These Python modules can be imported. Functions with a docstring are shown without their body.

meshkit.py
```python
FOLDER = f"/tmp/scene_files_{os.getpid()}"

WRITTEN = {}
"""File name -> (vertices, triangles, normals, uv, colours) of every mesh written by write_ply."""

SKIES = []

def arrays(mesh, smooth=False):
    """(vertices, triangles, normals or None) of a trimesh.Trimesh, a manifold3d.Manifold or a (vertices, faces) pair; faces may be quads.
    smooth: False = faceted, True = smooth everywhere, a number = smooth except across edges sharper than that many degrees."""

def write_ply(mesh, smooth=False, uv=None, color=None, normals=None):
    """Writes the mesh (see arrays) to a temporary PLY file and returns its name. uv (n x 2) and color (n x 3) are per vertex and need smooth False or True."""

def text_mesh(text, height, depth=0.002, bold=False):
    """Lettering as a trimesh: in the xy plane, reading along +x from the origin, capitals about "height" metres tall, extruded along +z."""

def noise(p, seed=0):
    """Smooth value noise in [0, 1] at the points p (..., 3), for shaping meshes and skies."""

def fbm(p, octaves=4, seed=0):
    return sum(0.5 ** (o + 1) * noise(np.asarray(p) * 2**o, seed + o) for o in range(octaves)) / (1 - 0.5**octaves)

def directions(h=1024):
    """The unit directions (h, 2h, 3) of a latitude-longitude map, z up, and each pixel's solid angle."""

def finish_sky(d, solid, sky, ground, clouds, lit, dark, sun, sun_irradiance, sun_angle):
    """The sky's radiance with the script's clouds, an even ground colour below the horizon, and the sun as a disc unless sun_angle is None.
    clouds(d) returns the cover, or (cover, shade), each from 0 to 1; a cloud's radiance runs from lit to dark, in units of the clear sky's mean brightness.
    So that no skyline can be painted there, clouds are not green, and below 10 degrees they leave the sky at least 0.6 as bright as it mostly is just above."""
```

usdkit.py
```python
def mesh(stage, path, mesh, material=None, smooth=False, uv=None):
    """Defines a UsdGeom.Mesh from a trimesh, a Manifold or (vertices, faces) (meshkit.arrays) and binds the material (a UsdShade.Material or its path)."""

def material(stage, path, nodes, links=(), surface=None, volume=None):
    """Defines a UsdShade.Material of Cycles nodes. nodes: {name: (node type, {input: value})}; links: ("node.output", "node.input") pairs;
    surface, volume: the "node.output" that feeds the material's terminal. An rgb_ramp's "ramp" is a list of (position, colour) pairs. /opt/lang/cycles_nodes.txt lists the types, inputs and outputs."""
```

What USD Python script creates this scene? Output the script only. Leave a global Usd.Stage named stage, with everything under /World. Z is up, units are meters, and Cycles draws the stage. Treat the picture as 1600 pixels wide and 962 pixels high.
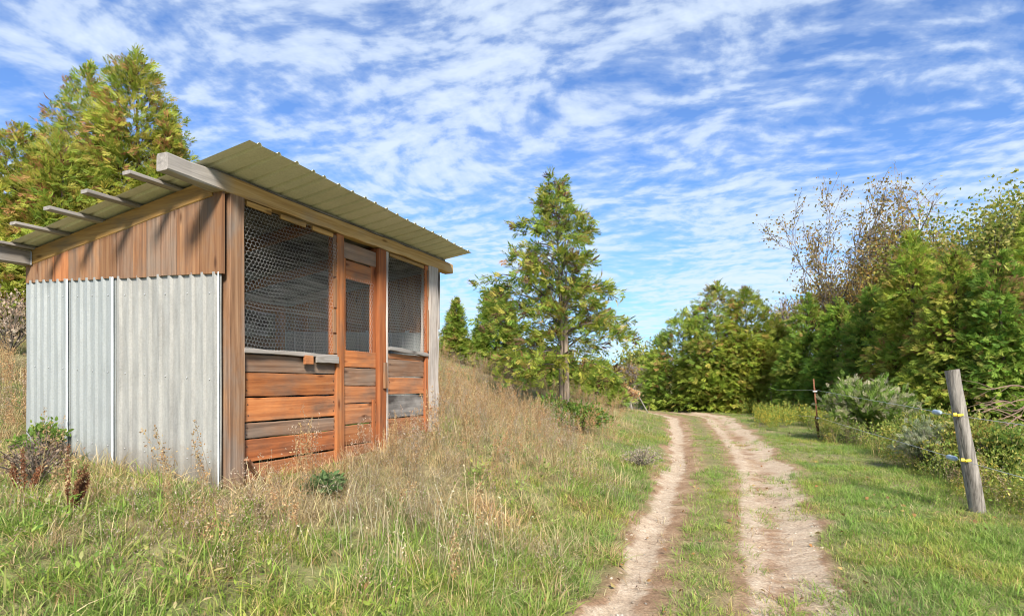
import math
import numpy as np
import trimesh
import usdkit
from meshkit import noise as vnoise, fbm
from scipy.interpolate import RBFInterpolator
from pxr import Usd, UsdGeom, UsdLux, UsdShade, Gf, Vt, Sdf

stage = Usd.Stage.CreateInMemory()
UsdGeom.SetStageUpAxis(stage, 'Z')
UsdGeom.SetStageMetersPerUnit(stage, 1.0)
UsdGeom.Xform.Define(stage, '/World')

# ------------------------------------------------------------------ camera
EYE = 1.6
cam = UsdGeom.Camera.Define(stage, '/World/camera')
cam.CreateHorizontalApertureAttr(36.0)
cam.CreateFocalLengthAttr(884 / 1600 * 36)
cam.CreateVerticalApertureOffsetAttr(109 / 1600 * 36)
cam.CreateClippingRangeAttr((0.05, 3000.0))
cam.CreateExposureAttr(1.08)
cam.AddTranslateOp().Set((0, 0, EYE))
cam.AddRotateXOp().Set(90)

# ------------------------------------------------------------------ sky and sun
SUN = np.array([0.15, -0.76, 0.63])
SUN = SUN / np.linalg.norm(SUN)
SUN_EL, SUN_ROT = math.asin(SUN[2]), math.atan2(SUN[0], SUN[1])
usdkit.material(stage, '/World/Looks/sky_look', {
    'tc': ('texture_coordinate', {}),
    'xyz': ('separate_xyz', {}),
    'zup': ('math', {'math_type': 'maximum', 'value2': 0.0}),
    'za': ('math', {'math_type': 'add', 'value2': 0.10}),
    'px': ('math', {'math_type': 'divide'}),
    'py': ('math', {'math_type': 'divide'}),
    'plane': ('combine_xyz', {'z': 0.0}),
    'warp': ('noise_texture', {'scale': 0.9, 'detail': 2.0}),
    'warped': ('vector_math', {'math_type': 'multiply_add', 'vector2': (0.55, 0.55, 0.0)}),
    'rot': ('mapping', {'rotation': (0, 0, 0.42), 'scale': (1, 1, 1)}),
    'stretch': ('mapping', {'scale': (4.0, 9.0, 1)}),
    'cover': ('noise_texture', {'scale': 0.8, 'detail': 3.0, 'roughness': 0.5}),
    'rip': ('noise_texture', {'scale': 1.0, 'detail': 4.0, 'roughness': 0.5, 'distortion': 0.0}),
    'puff': ('noise_texture', {'scale': 13.0, 'detail': 4.0, 'roughness': 0.55}),
    's1': ('math', {'math_type': 'multiply', 'value2': 0.66}),
    's2': ('math', {'math_type': 'multiply_add', 'value2': 0.52}),
    's3': ('math', {'math_type': 'multiply_add', 'value2': 0.44}),
    'ramp': ('rgb_ramp', {'ramp': [(0.0, (0.03,) * 3), (0.66, (0.05,) * 3), (0.76, (0.26,) * 3), (0.85, (0.66,) * 3), (0.96, (0.88,) * 3)]}),
    'low': ('map_range', {'from_min': 0.0, 'from_max': 0.30, 'to_min': 0.50, 'to_max': 0.0, 'clamp': True}),
    'sky': ('sky_texture', {'sky_type': 'single_scattering', 'sun_disc': False, 'sun_elevation': SUN_EL, 'sun_rotation': SUN_ROT,
                            'altitude': 300.0, 'air_density': 1.0, 'aerosol_density': 0.35, 'ozone_density': 3.0}),
    'tint': ('mix', {'mix_type': 'multiply', 'fac': 1.0, 'color2': (0.62, 0.88, 1.22)}),
    'veil': ('mix', {'color2': (2.2, 4.0, 5.8)}),
    'clouds': ('mix', {'color2': (4.6, 5.3, 6.2)}),
    'bg': ('background_shader', {'strength': 0.085}),
}, [('tc.generated', 'xyz.vector'), ('xyz.z', 'zup.value1'), ('zup.value', 'za.value1'), ('xyz.x', 'px.value1'), ('za.value', 'px.value2'),
    ('xyz.y', 'py.value1'), ('za.value', 'py.value2'), ('px.value', 'plane.x'), ('py.value', 'plane.y'),
    ('plane.vector', 'warp.vector'), ('warp.color', 'warped.vector1'), ('plane.vector', 'warped.vector3'),
    ('warped.vector', 'rot.vector'), ('rot.vector', 'stretch.vector'), ('stretch.vector', 'rip.vector'), ('warped.vector', 'cover.vector'), ('warped.vector', 'puff.vector'),
    ('cover.fac', 's1.value1'), ('rip.fac', 's2.value1'), ('s1.value', 's2.value3'), ('puff.fac', 's3.value1'), ('s2.value', 's3.value3'),
    ('s3.value', 'ramp.fac'), ('sky.color', 'tint.color1'), ('zup.value', 'low.value'), ('tint.color', 'veil.color1'), ('low.result', 'veil.fac'),
    ('veil.color', 'clouds.color1'), ('ramp.color', 'clouds.fac'), ('clouds.color', 'bg.color')], surface='bg.background')
dome = UsdLux.DomeLight.Define(stage, '/World/sky')
UsdShade.MaterialBindingAPI.Apply(dome.GetPrim()).Bind(UsdShade.Material.Get(stage, '/World/Looks/sky_look'))
dome.GetPrim().SetCustomDataByKey('kind', 'structure')
sun = UsdLux.DistantLight.Define(stage, '/World/sun')
sun.CreateNormalizeAttr(True)
sun.CreateIntensityAttr(1.15)
sun.CreateAngleAttr(12.0)
sun.CreateColorAttr(Gf.Vec3f(1.0, 0.93, 0.82))
sun.AddTransformOp().Set(Gf.Matrix4d().SetRotate(Gf.Rotation(Gf.Vec3d(0, 0, 1), Gf.Vec3d(*map(float, SUN)))))

# ------------------------------------------------------------------ helpers
T = Sdf.ValueTypeNames
LK = '/World/Looks/'
used = {}


def path_for(name, parent=None):
    base = (str(parent.GetPath()) if parent is not None else '/World') + '/' + name
    k = used.get(base, 0)
    used[base] = k + 1
    return base if k == 0 else f'{base}_{k:03d}'


def tag(prim, label=None, cat=None, group=None, kind=None):
    for k, v in (('label', label), ('category', cat), ('group', group), ('kind', kind)):
        if v:
            prim.SetCustomDataByKey(k, v)
    return prim


class MB:
    def __init__(self):
        self.v, self.f, self.c, self.n = [], [], [], 0

    def add(self, v, f, col=None):
        v = np.asarray(v, float)
        f = np.asarray(f, int)
        if f.shape[1] == 4:
            f = np.vstack([f[:, [0, 1, 2]], f[:, [0, 2, 3]]])
        self.v.append(v)
        self.f.append(f + self.n)
        self.n += len(v)
        if col is not None:
            self.c.append(np.broadcast_to(np.asarray(col, float), (len(v), 3)))
        return self

    def arrays(self):
        return np.vstack(self.v), np.vstack(self.f), (np.vstack(self.c) if self.c else None)


def put(name, mb, mat, parent=None, smooth=False, label=None):
    v, f, c = mb.arrays() if isinstance(mb, MB) else mb
    p = path_for(name, parent)
    m = usdkit.mesh(stage, p, (v, f) if not smooth else trimesh.Trimesh(v, f, process=False), LK + mat, smooth=smooth)
    if c is not None:
        UsdGeom.PrimvarsAPI(m).CreatePrimvar('leaf_color', T.Color3fArray, 'vertex').Set(Vt.Vec3fArray.FromNumpy(c.astype(np.float32)))
    if label:
        m.GetPrim().SetCustomDataByKey('label', label)
    return m.GetPrim()


def thing(name, label, cat, loc=(0, 0, 0), rz=0.0, group=None):
    x = UsdGeom.Xform.Define(stage, path_for(name))
    x.AddTranslateOp().Set(Gf.Vec3d(*map(float, loc)))
    if rz:
        x.AddRotateZOp().Set(math.degrees(rz))
    return tag(x.GetPrim(), label, cat, group)


def unit(a):
    a = np.asarray(a, float)
    return a / max(np.linalg.norm(a), 1e-12)


def bar(mb, p0, p1, w, h, up=(0, 0, 1), ch=0.006, n=1, jit=0.0, rng=None, col=None):
    """A timber from p0 to p1: chamfered w x h section (h along up), n segments, jit metres of unevenness."""
    p0, p1 = np.asarray(p0, float), np.asarray(p1, float)
    d = unit(p1 - p0)
    s = unit(np.cross(d, up))
    t = np.cross(s, d)
    a, b, c = w / 2, h / 2, min(ch, w / 3, h / 3)
    sec = np.array([(-a + c, -b), (a - c, -b), (a, -b + c), (a, b - c), (a - c, b), (-a + c, b), (-a, b - c), (-a, -b + c)])
    V = []
    for i in range(n + 1):
        k = p0 + (p1 - p0) * i / n
        ss = sec.copy()
        if jit and rng is not None:
            ss = ss + np.sign(ss) * rng.uniform(-jit, jit * 0.4, (1, 2)) + rng.uniform(-jit, jit, (8, 2)) * 0.25 + rng.uniform(-jit, jit, (1, 2)) * 0.3
        V.append(k + ss[:, :1] * s + ss[:, 1:] * t)
    V = np.vstack(V)
    F = []
    for i in range(n):
        for j in range(8):
            q, r = i * 8 + j, i * 8 + (j + 1) % 8
            F += [(q, r, r + 8), (q, r + 8, q + 8)]
    F += [(0, j + 1, j) for j in range(1, 7)] + [(n * 8, n * 8 + j, n * 8 + j + 1) for j in range(1, 7)]
    return mb.add(V, F, col)


def tube(mb, pts, rad, k=6, col=None, cap=True):
    pts = np.asarray(pts, float)
    rad = np.broadcast_to(np.asarray(rad, float), (len(pts),))
    d = np.gradient(pts, axis=0)
    d /= np.maximum(np.linalg.norm(d, axis=1, keepdims=True), 1e-9)
    ref = np.where(np.abs(d[:, 2:]) > 0.9, [[1.0, 0, 0]], [[0, 0, 1.0]])
    s = np.cross(d, ref)
    s /= np.linalg.norm(s, axis=1, keepdims=True)
    t = np.cross(d, s)
    an = np.arange(k) * 2 * np.pi / k
    V = (pts[:, None] + rad[:, None, None] * (np.cos(an)[None, :, None] * s[:, None] + np.sin(an)[None, :, None] * t[:, None])).reshape(-1, 3)
    i = np.arange(len(pts) - 1)[:, None] * k
    j = np.arange(k)[None]
    a, b = (i + j).ravel(), (i + (j + 1) % k).ravel()
    F = np.vstack([np.stack([a, b, b + k], 1), np.stack([a, b + k, a + k], 1)])
    if cap:
        o = (len(pts) - 1) * k
        F = np.vstack([F, [(0, q + 1, q) for q in range(1, k - 1)], [(o, o + q, o + q + 1) for q in range(1, k - 1)]])
    return mb.add(V, F, col)


def grid_at(pos, frames, scale, proto_v, proto_f, col):
    """Copies of a small proto: pos (n,3), frames (n,3,3) rows x,y,z axes, scale (n,), col (n,3) -> arrays."""
    n, m = len(pos), len(proto_v)
    V = np.einsum('mk,nkj->nmj', proto_v, frames) * scale[:, None, None] + pos[:, None]
    F = proto_f[None] + (np.arange(n) * m)[:, None, None]
    C = np.repeat(col, m, axis=0)
    return V.reshape(-1, 3), F.reshape(-1, 3), C


def frames_from(d, rng, roll=None):
    d = d / np.linalg.norm(d, axis=1, keepdims=True)
    r = rng.normal(size=d.shape) if roll is None else roll
    s = np.cross(d, r)
    s /= np.maximum(np.linalg.norm(s, axis=1, keepdims=True), 1e-9)
    return np.stack([d, s, np.cross(d, s)], 1)


def srgb(r, g, b, k=1.0):
    x = np.array([r, g, b]) / 255.0
    return tuple(np.where(x < 0.04045, x / 12.92, ((x + 0.055) / 1.055) ** 2.4) * k)


# ------------------------------------------------------------------ materials
def leaf_material(name, rough=0.6, trans=0.3, spec=0.25, patch=0.0):
    usdkit.material(stage, LK + name, {
        'a': ('attribute', {'attribute': 'leaf_color'}),
        'p': ('principled_bsdf', {'roughness': rough, 'specular_ior_level': spec}),
        't': ('translucent_bsdf', {}), 'm': ('mix_closure', {'fac': trans}),
        'g': ('geometry', {}), 'n': ('noise_texture', {'scale': 0.9, 'detail': 4.0, 'roughness': 0.65}),
        'r': ('rgb_ramp', {'ramp': [(0.32, (0.72, 0.82, 0.80)), (0.45, (0.95, 1.02, 0.95)), (0.56, (1.12, 1.05, 0.92)), (0.68, (1.40, 1.08, 0.95))]}),
        'pm': ('mix', {'mix_type': 'multiply', 'fac': patch}),
    }, [('g.position', 'n.vector'), ('n.fac', 'r.fac'), ('a.color', 'pm.color1'), ('r.color', 'pm.color2'), ('pm.color', 'p.base_color'), ('pm.color', 't.color'), ('p.BSDF', 'm.closure1'), ('t.BSDF', 'm.closure2')], surface='m.closure')


leaf_material('foliage', 0.6, 0.5)
leaf_material('grass_blade', 0.55, 0.4, 0.3, 1.0)
leaf_material('dry_plant', 0.8, 0.3, 0.1, 0.6)


def wood(name, dark, mid, light, axis=0, loc=(0, 0, 0), weather=(0.27, 0.25, 0.23), amount=0.4, knots=True, fine=1.0, fade=(-90, -80)):
    sc = [24.0 * fine] * 3
    sc[axis] = 0.9
    ks = [7.0, 7.0, 7.0]
    ks[axis] = 2.2
    bw = (0.55, 0.8)
    usdkit.material(stage, LK + name, {
        'tc': ('texture_coordinate', {}),
        'mp': ('mapping', {'scale': tuple(sc), 'location': tuple(loc)}),
        'g': ('noise_texture', {'scale': 1.0, 'detail': 8.0, 'roughness': 0.7, 'distortion': 0.5}),
        'gr': ('rgb_ramp', {'ramp': [(0.25, dark), (0.48, mid), (0.75, light)]}),
        'mp2': ('mapping', {'scale': tuple([x * 0.17 if i != axis else 1.7 for i, x in enumerate(sc)]), 'location': tuple(np.array(loc) * 1.7 + 3)}),
        'w': ('noise_texture', {'scale': 1.0, 'detail': 4.0, 'roughness': 0.6}),
        'wr': ('map_range', {'from_min': bw[0] - amount * 0.35, 'from_max': bw[1] - amount * 0.35, 'to_min': 0.0, 'to_max': min(1.0, 0.55 + amount), 'clamp': True}),
        'wc': ('rgb_ramp', {'ramp': [(0.3, tuple(np.array(weather) * 0.5)), (0.7, tuple(np.array(weather) * 1.25))]}),
        'ox': ('separate_xyz', {}),
        'gx': ('map_range', {'from_min': fade[0], 'from_max': fade[1], 'to_min': 1.0, 'to_max': 0.0, 'clamp': True}),
        'wx': ('math', {'math_type': 'maximum'}),
        'mx': ('mix', {}),
        'mp3': ('mapping', {'scale': tuple(ks), 'location': tuple(np.array(loc) * 0.7)}),
        'k': ('voronoi_texture', {'scale': 1.0, 'randomness': 1.0}),
        'kr': ('map_range', {'from_min': 0.06, 'from_max': 0.17, 'to_min': 0.85 if knots else 0.0, 'to_max': 0.0, 'clamp': True}),
        'kc': ('mix', {'color2': tuple(np.array(dark) * 0.8)}),
        'b': ('bump', {'strength': 0.55, 'distance': 0.006}),
        'rr': ('map_range', {'from_min': 0.3, 'from_max': 0.7, 'to_min': 0.6, 'to_max': 0.9, 'clamp': True}),
        'p': ('principled_bsdf', {'specular_ior_level': 0.25}),
    }, [('tc.object', 'mp.vector'), ('mp.vector', 'g.vector'), ('g.fac', 'gr.fac'), ('tc.object', 'mp2.vector'), ('mp2.vector', 'w.vector'),
        ('w.fac', 'wr.value'), ('tc.object', 'ox.vector'), ('ox.x', 'gx.value'), ('wr.result', 'wx.value1'), ('gx.result', 'wx.value2'), ('wx.value', 'mx.fac'), ('gr.color', 'mx.color1'), ('g.fac', 'wc.fac'), ('wc.color', 'mx.color2'),
        ('tc.object', 'mp3.vector'), ('mp3.vector', 'k.vector'), ('k.distance', 'kr.value'), ('kr.result', 'kc.fac'), ('mx.color', 'kc.color1'),
        ('g.fac', 'b.height'), ('b.normal', 'p.normal'), ('g.fac', 'rr.value'), ('rr.result', 'p.roughness'), ('kc.color', 'p.base_color')], surface='p.BSDF')
    return name


def metal(name, base, spot, met=0.55, rough=0.42, loc=(0, 0, 0), sc=(7, 7, 1.2), rust=0.0, splash=0.0):
    usdkit.material(stage, LK + name, {
        'tc': ('texture_coordinate', {}),
        'mp': ('mapping', {'scale': sc, 'location': loc}),
        'n': ('noise_texture', {'scale': 1.3, 'detail': 8.0, 'roughness': 0.72}),
        'f': ('noise_texture', {'scale': 60.0, 'detail': 3.0, 'roughness': 0.7}),
        'r': ('rgb_ramp', {'ramp': [(0.3, spot), (0.62, base)]}),
        'fr': ('rgb_ramp', {'ramp': [(0.3, (0.78,) * 3), (0.6, (1.05,) * 3)]}),
        'm': ('mix', {'mix_type': 'multiply', 'fac': 0.6}),
        'big': ('noise_texture', {'scale': 2.1, 'detail': 6.0, 'roughness': 0.7}),
        'br': ('map_range', {'from_min': 0.58, 'from_max': 0.76, 'to_min': 0.0, 'to_max': rust, 'clamp': True}),
        'mr': ('mix', {'color2': (0.20, 0.13, 0.08)}),
        'sx': ('separate_xyz', {}), 'sn': ('noise_texture', {'scale': 5.0, 'detail': 6.0, 'roughness': 0.7}),
        'sz': ('math', {'math_type': 'multiply_add', 'value2': -0.55}),
        'sr': ('map_range', {'from_min': -0.28, 'from_max': 0.10, 'to_min': splash, 'to_max': 0.0, 'clamp': True}),
        'ms': ('mix', {'color2': (0.15, 0.115, 0.08)}),
        'rm': ('map_range', {'from_min': 0.3, 'from_max': 0.7, 'to_min': rough + 0.14, 'to_max': rough - 0.05}),
        'b': ('bump', {'strength': 0.12, 'distance': 0.004}),
        'p': ('principled_bsdf', {'metallic': met}),
    }, [('tc.object', 'mp.vector'), ('mp.vector', 'n.vector'), ('tc.object', 'f.vector'), ('n.fac', 'r.fac'), ('f.fac', 'fr.fac'), ('r.color', 'm.color1'), ('fr.color', 'm.color2'),
        ('tc.object', 'big.vector'), ('big.fac', 'br.value'), ('br.result', 'mr.fac'), ('m.color', 'mr.color1'), ('mr.color', 'ms.color1'),
        ('tc.object', 'sx.vector'), ('tc.object', 'sn.vector'), ('sn.fac', 'sz.value1'), ('sx.z', 'sz.value3'), ('sz.value', 'sr.value'), ('sr.result', 'ms.fac'), ('ms.color', 'p.base_color'),
        ('n.fac', 'rm.value'), ('rm.result', 'p.roughness'), ('n.fac', 'b.height'), ('b.normal', 'p.normal')], surface='p.BSDF')
    return name


def plain(name, col, rough=0.6, met=0.0, var=0.25, scale=40.0):
    usdkit.material(stage, LK + name, {
        'tc': ('texture_coordinate', {}), 'n': ('noise_texture', {'scale': scale, 'detail': 4.0, 'roughness': 0.65}),
        'r': ('rgb_ramp', {'ramp': [(0.3, tuple(np.array(col) * (1 - var))), (0.7, tuple(np.array(col) * (1 + var)))]}),
        'p': ('principled_bsdf', {'roughness': rough, 'metallic': met, 'specular_ior_level': 0.3}),
    }, [('tc.object', 'n.vector'), ('n.fac', 'r.fac'), ('r.color', 'p.base_color')], surface='p.BSDF')
    return name


def bark(name, dark, light, sc=(14, 14, 2.5)):
    usdkit.material(stage, LK + name, {
        'tc': ('texture_coordinate', {}), 'mp': ('mapping', {'scale': sc}),
        'n': ('noise_texture', {'scale': 1.0, 'detail': 7.0, 'roughness': 0.7, 'distortion': 0.5}),
        'r': ('rgb_ramp', {'ramp': [(0.32, dark), (0.66, light)]}), 'b': ('bump', {'strength': 0.8, 'distance': 0.02}),
        'p': ('principled_bsdf', {'roughness': 0.85, 'specular_ior_level': 0.2}),
    }, [('tc.object', 'mp.vector'), ('mp.vector', 'n.vector'), ('n.fac', 'r.fac'), ('n.fac', 'b.height'), ('b.normal', 'p.normal'), ('r.color', 'p.base_color')], surface='p.BSDF')
    return name


bark('cedar_bark', (0.10, 0.075, 0.055), (0.34, 0.27, 0.21))
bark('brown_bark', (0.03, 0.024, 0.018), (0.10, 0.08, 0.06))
bark('dark_bark', (0.06, 0.05, 0.04), (0.20, 0.17, 0.14))
bark('twig_bark', (0.13, 0.10, 0.09), (0.30, 0.25, 0.23))
bark('birch_bark', (0.30, 0.27, 0.24), (0.72, 0.68, 0.62), (3, 3, 14))

# ------------------------------------------------------------------ the lie of the land
TY = np.array([-30, -6, 0, 3.8, 4.56, 5.24, 7.07, 7.86, 10.1, 12.86, 15.7, 20.2, 23.6, 26.0, 30.0, 40.0, 60.0])
TL = np.array([-11, -3.4, -1.0, 0.42, 0.72, 0.95, 1.58, 1.82, 2.62, 3.46, 4.25, 5.45, 6.2, 6.1, 4.9, -1.0, -14.0])
TR = np.array([-8.6, -1.3, 1.1, 2.42, 2.70, 2.95, 3.75, 4.08, 5.02, 5.98, 6.85, 8.15, 9.0, 8.8, 7.5, 1.8, -11.0])


def smooth_line(ys, xs):
    from scipy.interpolate import PchipInterpolator
    return PchipInterpolator(ys, xs, extrapolate=True)


xl, xr = smooth_line(TY, TL), smooth_line(TY, TR)
ctl = [(-2.545, 5, .62), (-5.33, 6.22, .79), (-1.1, 8.3, .80), (-1.8, 6.6, .69), (-3.9, 9.5, 1.05), (-4.6, 7.9, .92),
       (1.23, 13.6, .52), (-2.65, 20, 2.45), (-1.36, 20, 2.02), (1.58, 20, 1.0), (3.6, 20, .45), (-4, 30, 2.7), (-4, 40, 2.9), (0, 30, 1.5), (-1, 33, .9), (-6, 20, 3.0),
       (-9, 10, 1.9), (-7.3, 8.3, 1.30), (-8, 6.2, 1.05), (-12, 14, 3.0), (-16, 12, 3.2), (-16, 20, 3.8), (-16, 35, 3.6), (-6.4, 11.5, 1.7), (-3.5, 13, 1.55), (-1.4, 11, 1.05),
       (-2.5, 3, .36), (-1.2, 3.8, .22), (-0.3, 5, .16), (0.3, 7, .34), (0.2, 9, .55), (1.3, 9.6, .24), (-5, 4, .58), (-8, 3.5, .75), (-6, 1, .4), (-3, 0, .15), (2.8, 14, .22), (3.2, 17, .35), (-16, 2, 1.2), (-12, 7, 1.6),
       (4, 6, 0.02), (5.6, 6.8, 0.0), (8.25, 15.2, 0.0), (10.9, 23.6, 0.0), (10, 10, .05), (14, 14, .1), (20, 20, .2), (22, 5, .1), (22, 40, .3), (12, 32, .05), (8, 3, 0), (5, 0, 0), (14, 0, 0)]
for y in (-6, -2, 1, 3, 4.5, 6, 8, 10, 12, 14, 16, 18, 20, 22, 24, 26, 30, 34, 40):
    ctl += [(float(xl(y)), y, 0.0), (float(xr(y)), y, 0.0)]
ctl = np.array(ctl)
_rbf = RBFInterpolator(ctl[:, :2] / 10, ctl[:, 2], kernel='thin_plate_spline', smoothing=2e-4)
GX, GY = np.linspace(-16, 22, 191), np.linspace(-6, 40, 231)
_tab = _rbf(np.stack(np.meshgrid(GX, GY, indexing='ij'), -1).reshape(-1, 2) / 10).reshape(len(GX), len(GY))
from scipy.interpolate import RegularGridInterpolator
_lin = RegularGridInterpolator((GX, GY), _tab)


def H0(x, y):
    x, y = np.broadcast_arrays(np.asarray(x, float), np.asarray(y, float))
    z = _lin(np.stack([np.clip(x, -16, 22), np.clip(y, -6, 40)], -1))
    t = np.clip((y - 44) / 90, 0, 1)
    return z + 3.5 * t * t * (3 - 2 * t)


def lane(x, y):
    a, b = xl(y), xr(y)
    return (x - a) / (b - a)


def rut_depth(w):
    return 0.05 * (np.exp(-((w - 0.13) / 0.10) ** 2) + np.exp(-((w - 0.78) / 0.17) ** 2))


def H(x, y):
    x, y = np.broadcast_arrays(np.asarray(x, float), np.asarray(y, float))
    p = np.stack([x, y, np.zeros_like(x)], -1)
    w = lane(x, y)
    off = np.clip(np.maximum(-w, w - 1) * 2.2, 0, 1)
    return H0(x, y) + (0.02 + 0.10 * off) * (fbm(p * 0.9, 3, 4) - 0.5) + 0.03 * (fbm(p * 4.0, 2, 9) - 0.5) - rut_depth(w) * (np.abs(w - 0.5) < 1.2)


SHED = np.array([-2.545, 5.0, 0.62])
U2, V2 = np.array([0.40364, 0.91492]), np.array([-0.91523, 0.40292])


def shed_ab(x, y):
    dx, dy = np.asarray(x) - SHED[0], np.asarray(y) - SHED[1]
    return dx * U2[0] + dy * U2[1], dx * V2[0] + dy * V2[1]


def in_shed(x, y, m=0.03):
    a, b = shed_ab(x, y)
    return (a > -m) & (a < 3.6 + m) & (b > -m) & (b < 3.05 + m)


# ground sheet, fine near the camera
xs = np.unique(np.concatenate([np.arange(-9, 9.01, 0.17), np.arange(-26, 30, 0.6), np.linspace(-320, 320, 60)]))
ys = np.unique(np.concatenate([np.arange(-2, 18, 0.17), np.arange(-14, 48, 0.6), np.linspace(-120, 420, 60)]))
XX, YY = np.meshgrid(xs, ys, indexing='ij')
ZZ = H(XX, YY)
WW = lane(XX, YY)
ZZ = ZZ - 0.03 * ((WW > 0.02) & (WW < 0.98) & (YY > -4) & (YY < 39))
idx = np.arange(len(xs) * len(ys)).reshape(len(xs), len(ys))
Fq = np.stack([idx[:-1, :-1], idx[1:, :-1], idx[1:, 1:], idx[:-1, 1:]], -1).reshape(-1, 4)
Fq = np.vstack([Fq[:, [0, 1, 2]], Fq[:, [0, 2, 3]]])
usdkit.material(stage, LK + 'ground_look', {
    'g': ('geometry', {}),
    'n1': ('noise_texture', {'scale': 0.55, 'detail': 5.0, 'roughness': 0.6}),
    'n2': ('noise_texture', {'scale': 9.0, 'detail': 6.0, 'roughness': 0.7}),
    'r1': ('rgb_ramp', {'ramp': [(0.36, (0.13, 0.18, 0.05)), (0.5, (0.20, 0.19, 0.085)), (0.64, (0.28, 0.23, 0.13))]}),
    'r2': ('rgb_ramp', {'ramp': [(0.3, (0.45,) * 3), (0.7, (1.25,) * 3)]}),
    'm': ('mix', {'mix_type': 'multiply', 'fac': 0.9}),
    'b': ('bump', {'strength': 0.8, 'distance': 0.05}),
    'p': ('principled_bsdf', {'roughness': 0.95, 'specular_ior_level': 0.1}),
}, [('g.position', 'n1.vector'), ('g.position', 'n2.vector'), ('n1.fac', 'r1.fac'), ('n2.fac', 'r2.fac'), ('r1.color', 'm.color1'), ('r2.color', 'm.color2'),
    ('n2.fac', 'b.height'), ('b.normal', 'p.normal'), ('m.color', 'p.base_color')], surface='p.BSDF')
gp = put('ground', (np.stack([XX, YY, ZZ], -1).reshape(-1, 3), Fq, None), 'ground_look', smooth=True)
tag(gp, 'grassy ground sloping up to the hill on the left', kind='structure')

# dirt track: one sheet following the two wheel ruts, its bare soil showing where the wheels run
sv = np.concatenate([np.arange(-3, 12, 0.09), np.arange(12, 38, 0.25)])
wv = np.linspace(-0.12, 1.12, 56)
SS, W2 = np.meshgrid(sv, wv, indexing='ij')
edge = 0.22 * (fbm(np.stack([SS * 1.3, np.zeros_like(SS), W2 * 0 + (W2 > 0.5)], -1), 3, 2) - 0.5)
Wj = W2 + np.clip(np.abs(W2 - 0.5) - 0.3, 0, 1) * edge * 4
TX = xl(SS) + Wj * (xr(SS) - xl(SS))
pz = np.stack([TX * 6, SS * 6, np.zeros_like(SS)], -1)
TZ = H(TX, SS) + 0.012 + 0.014 * (fbm(pz, 3, 7) - 0.5) - 0.05 * np.clip((np.abs(W2 - 0.5) - 0.52) / 0.1, 0, 1)
idx = np.arange(TX.size).reshape(TX.shape)
Ft = np.stack([idx[:-1, :-1], idx[:-1, 1:], idx[1:, 1:], idx[1:, :-1]], -1).reshape(-1, 4)[:, ::-1]
Ft = np.vstack([Ft[:, [0, 1, 2]], Ft[:, [0, 2, 3]]])
nb = fbm(np.stack([TX * 1.1, SS * 0.7, TX * 0], -1), 4, 11)
bare = 0.95 * np.exp(-((W2 - 0.12) / 0.082) ** 2) + 0.62 * np.exp(-((W2 - 0.63) / 0.06) ** 2) + 0.85 * np.exp(-((W2 - 0.90) / 0.075) ** 2) + 0.42 * np.exp(-((W2 - 0.77) / 0.14) ** 2)
bare = bare * (0.55 + 0.9 * nb)
green = np.exp(-((W2 - 0.42) / 0.10) ** 2) + np.clip((np.abs(W2 - .5) - .47) / .09 + 3.2 * (fbm(np.stack([TX * 3.1, SS * 3.1, TX * 0], -1), 4, 17) - .5), 0, 1) * (np.abs(W2 - .5) > .40)
green = np.clip(green, 0, 1)
cmask = np.stack([np.clip(bare, 0, 1), green, nb], -1).reshape(-1, 3)
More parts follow.
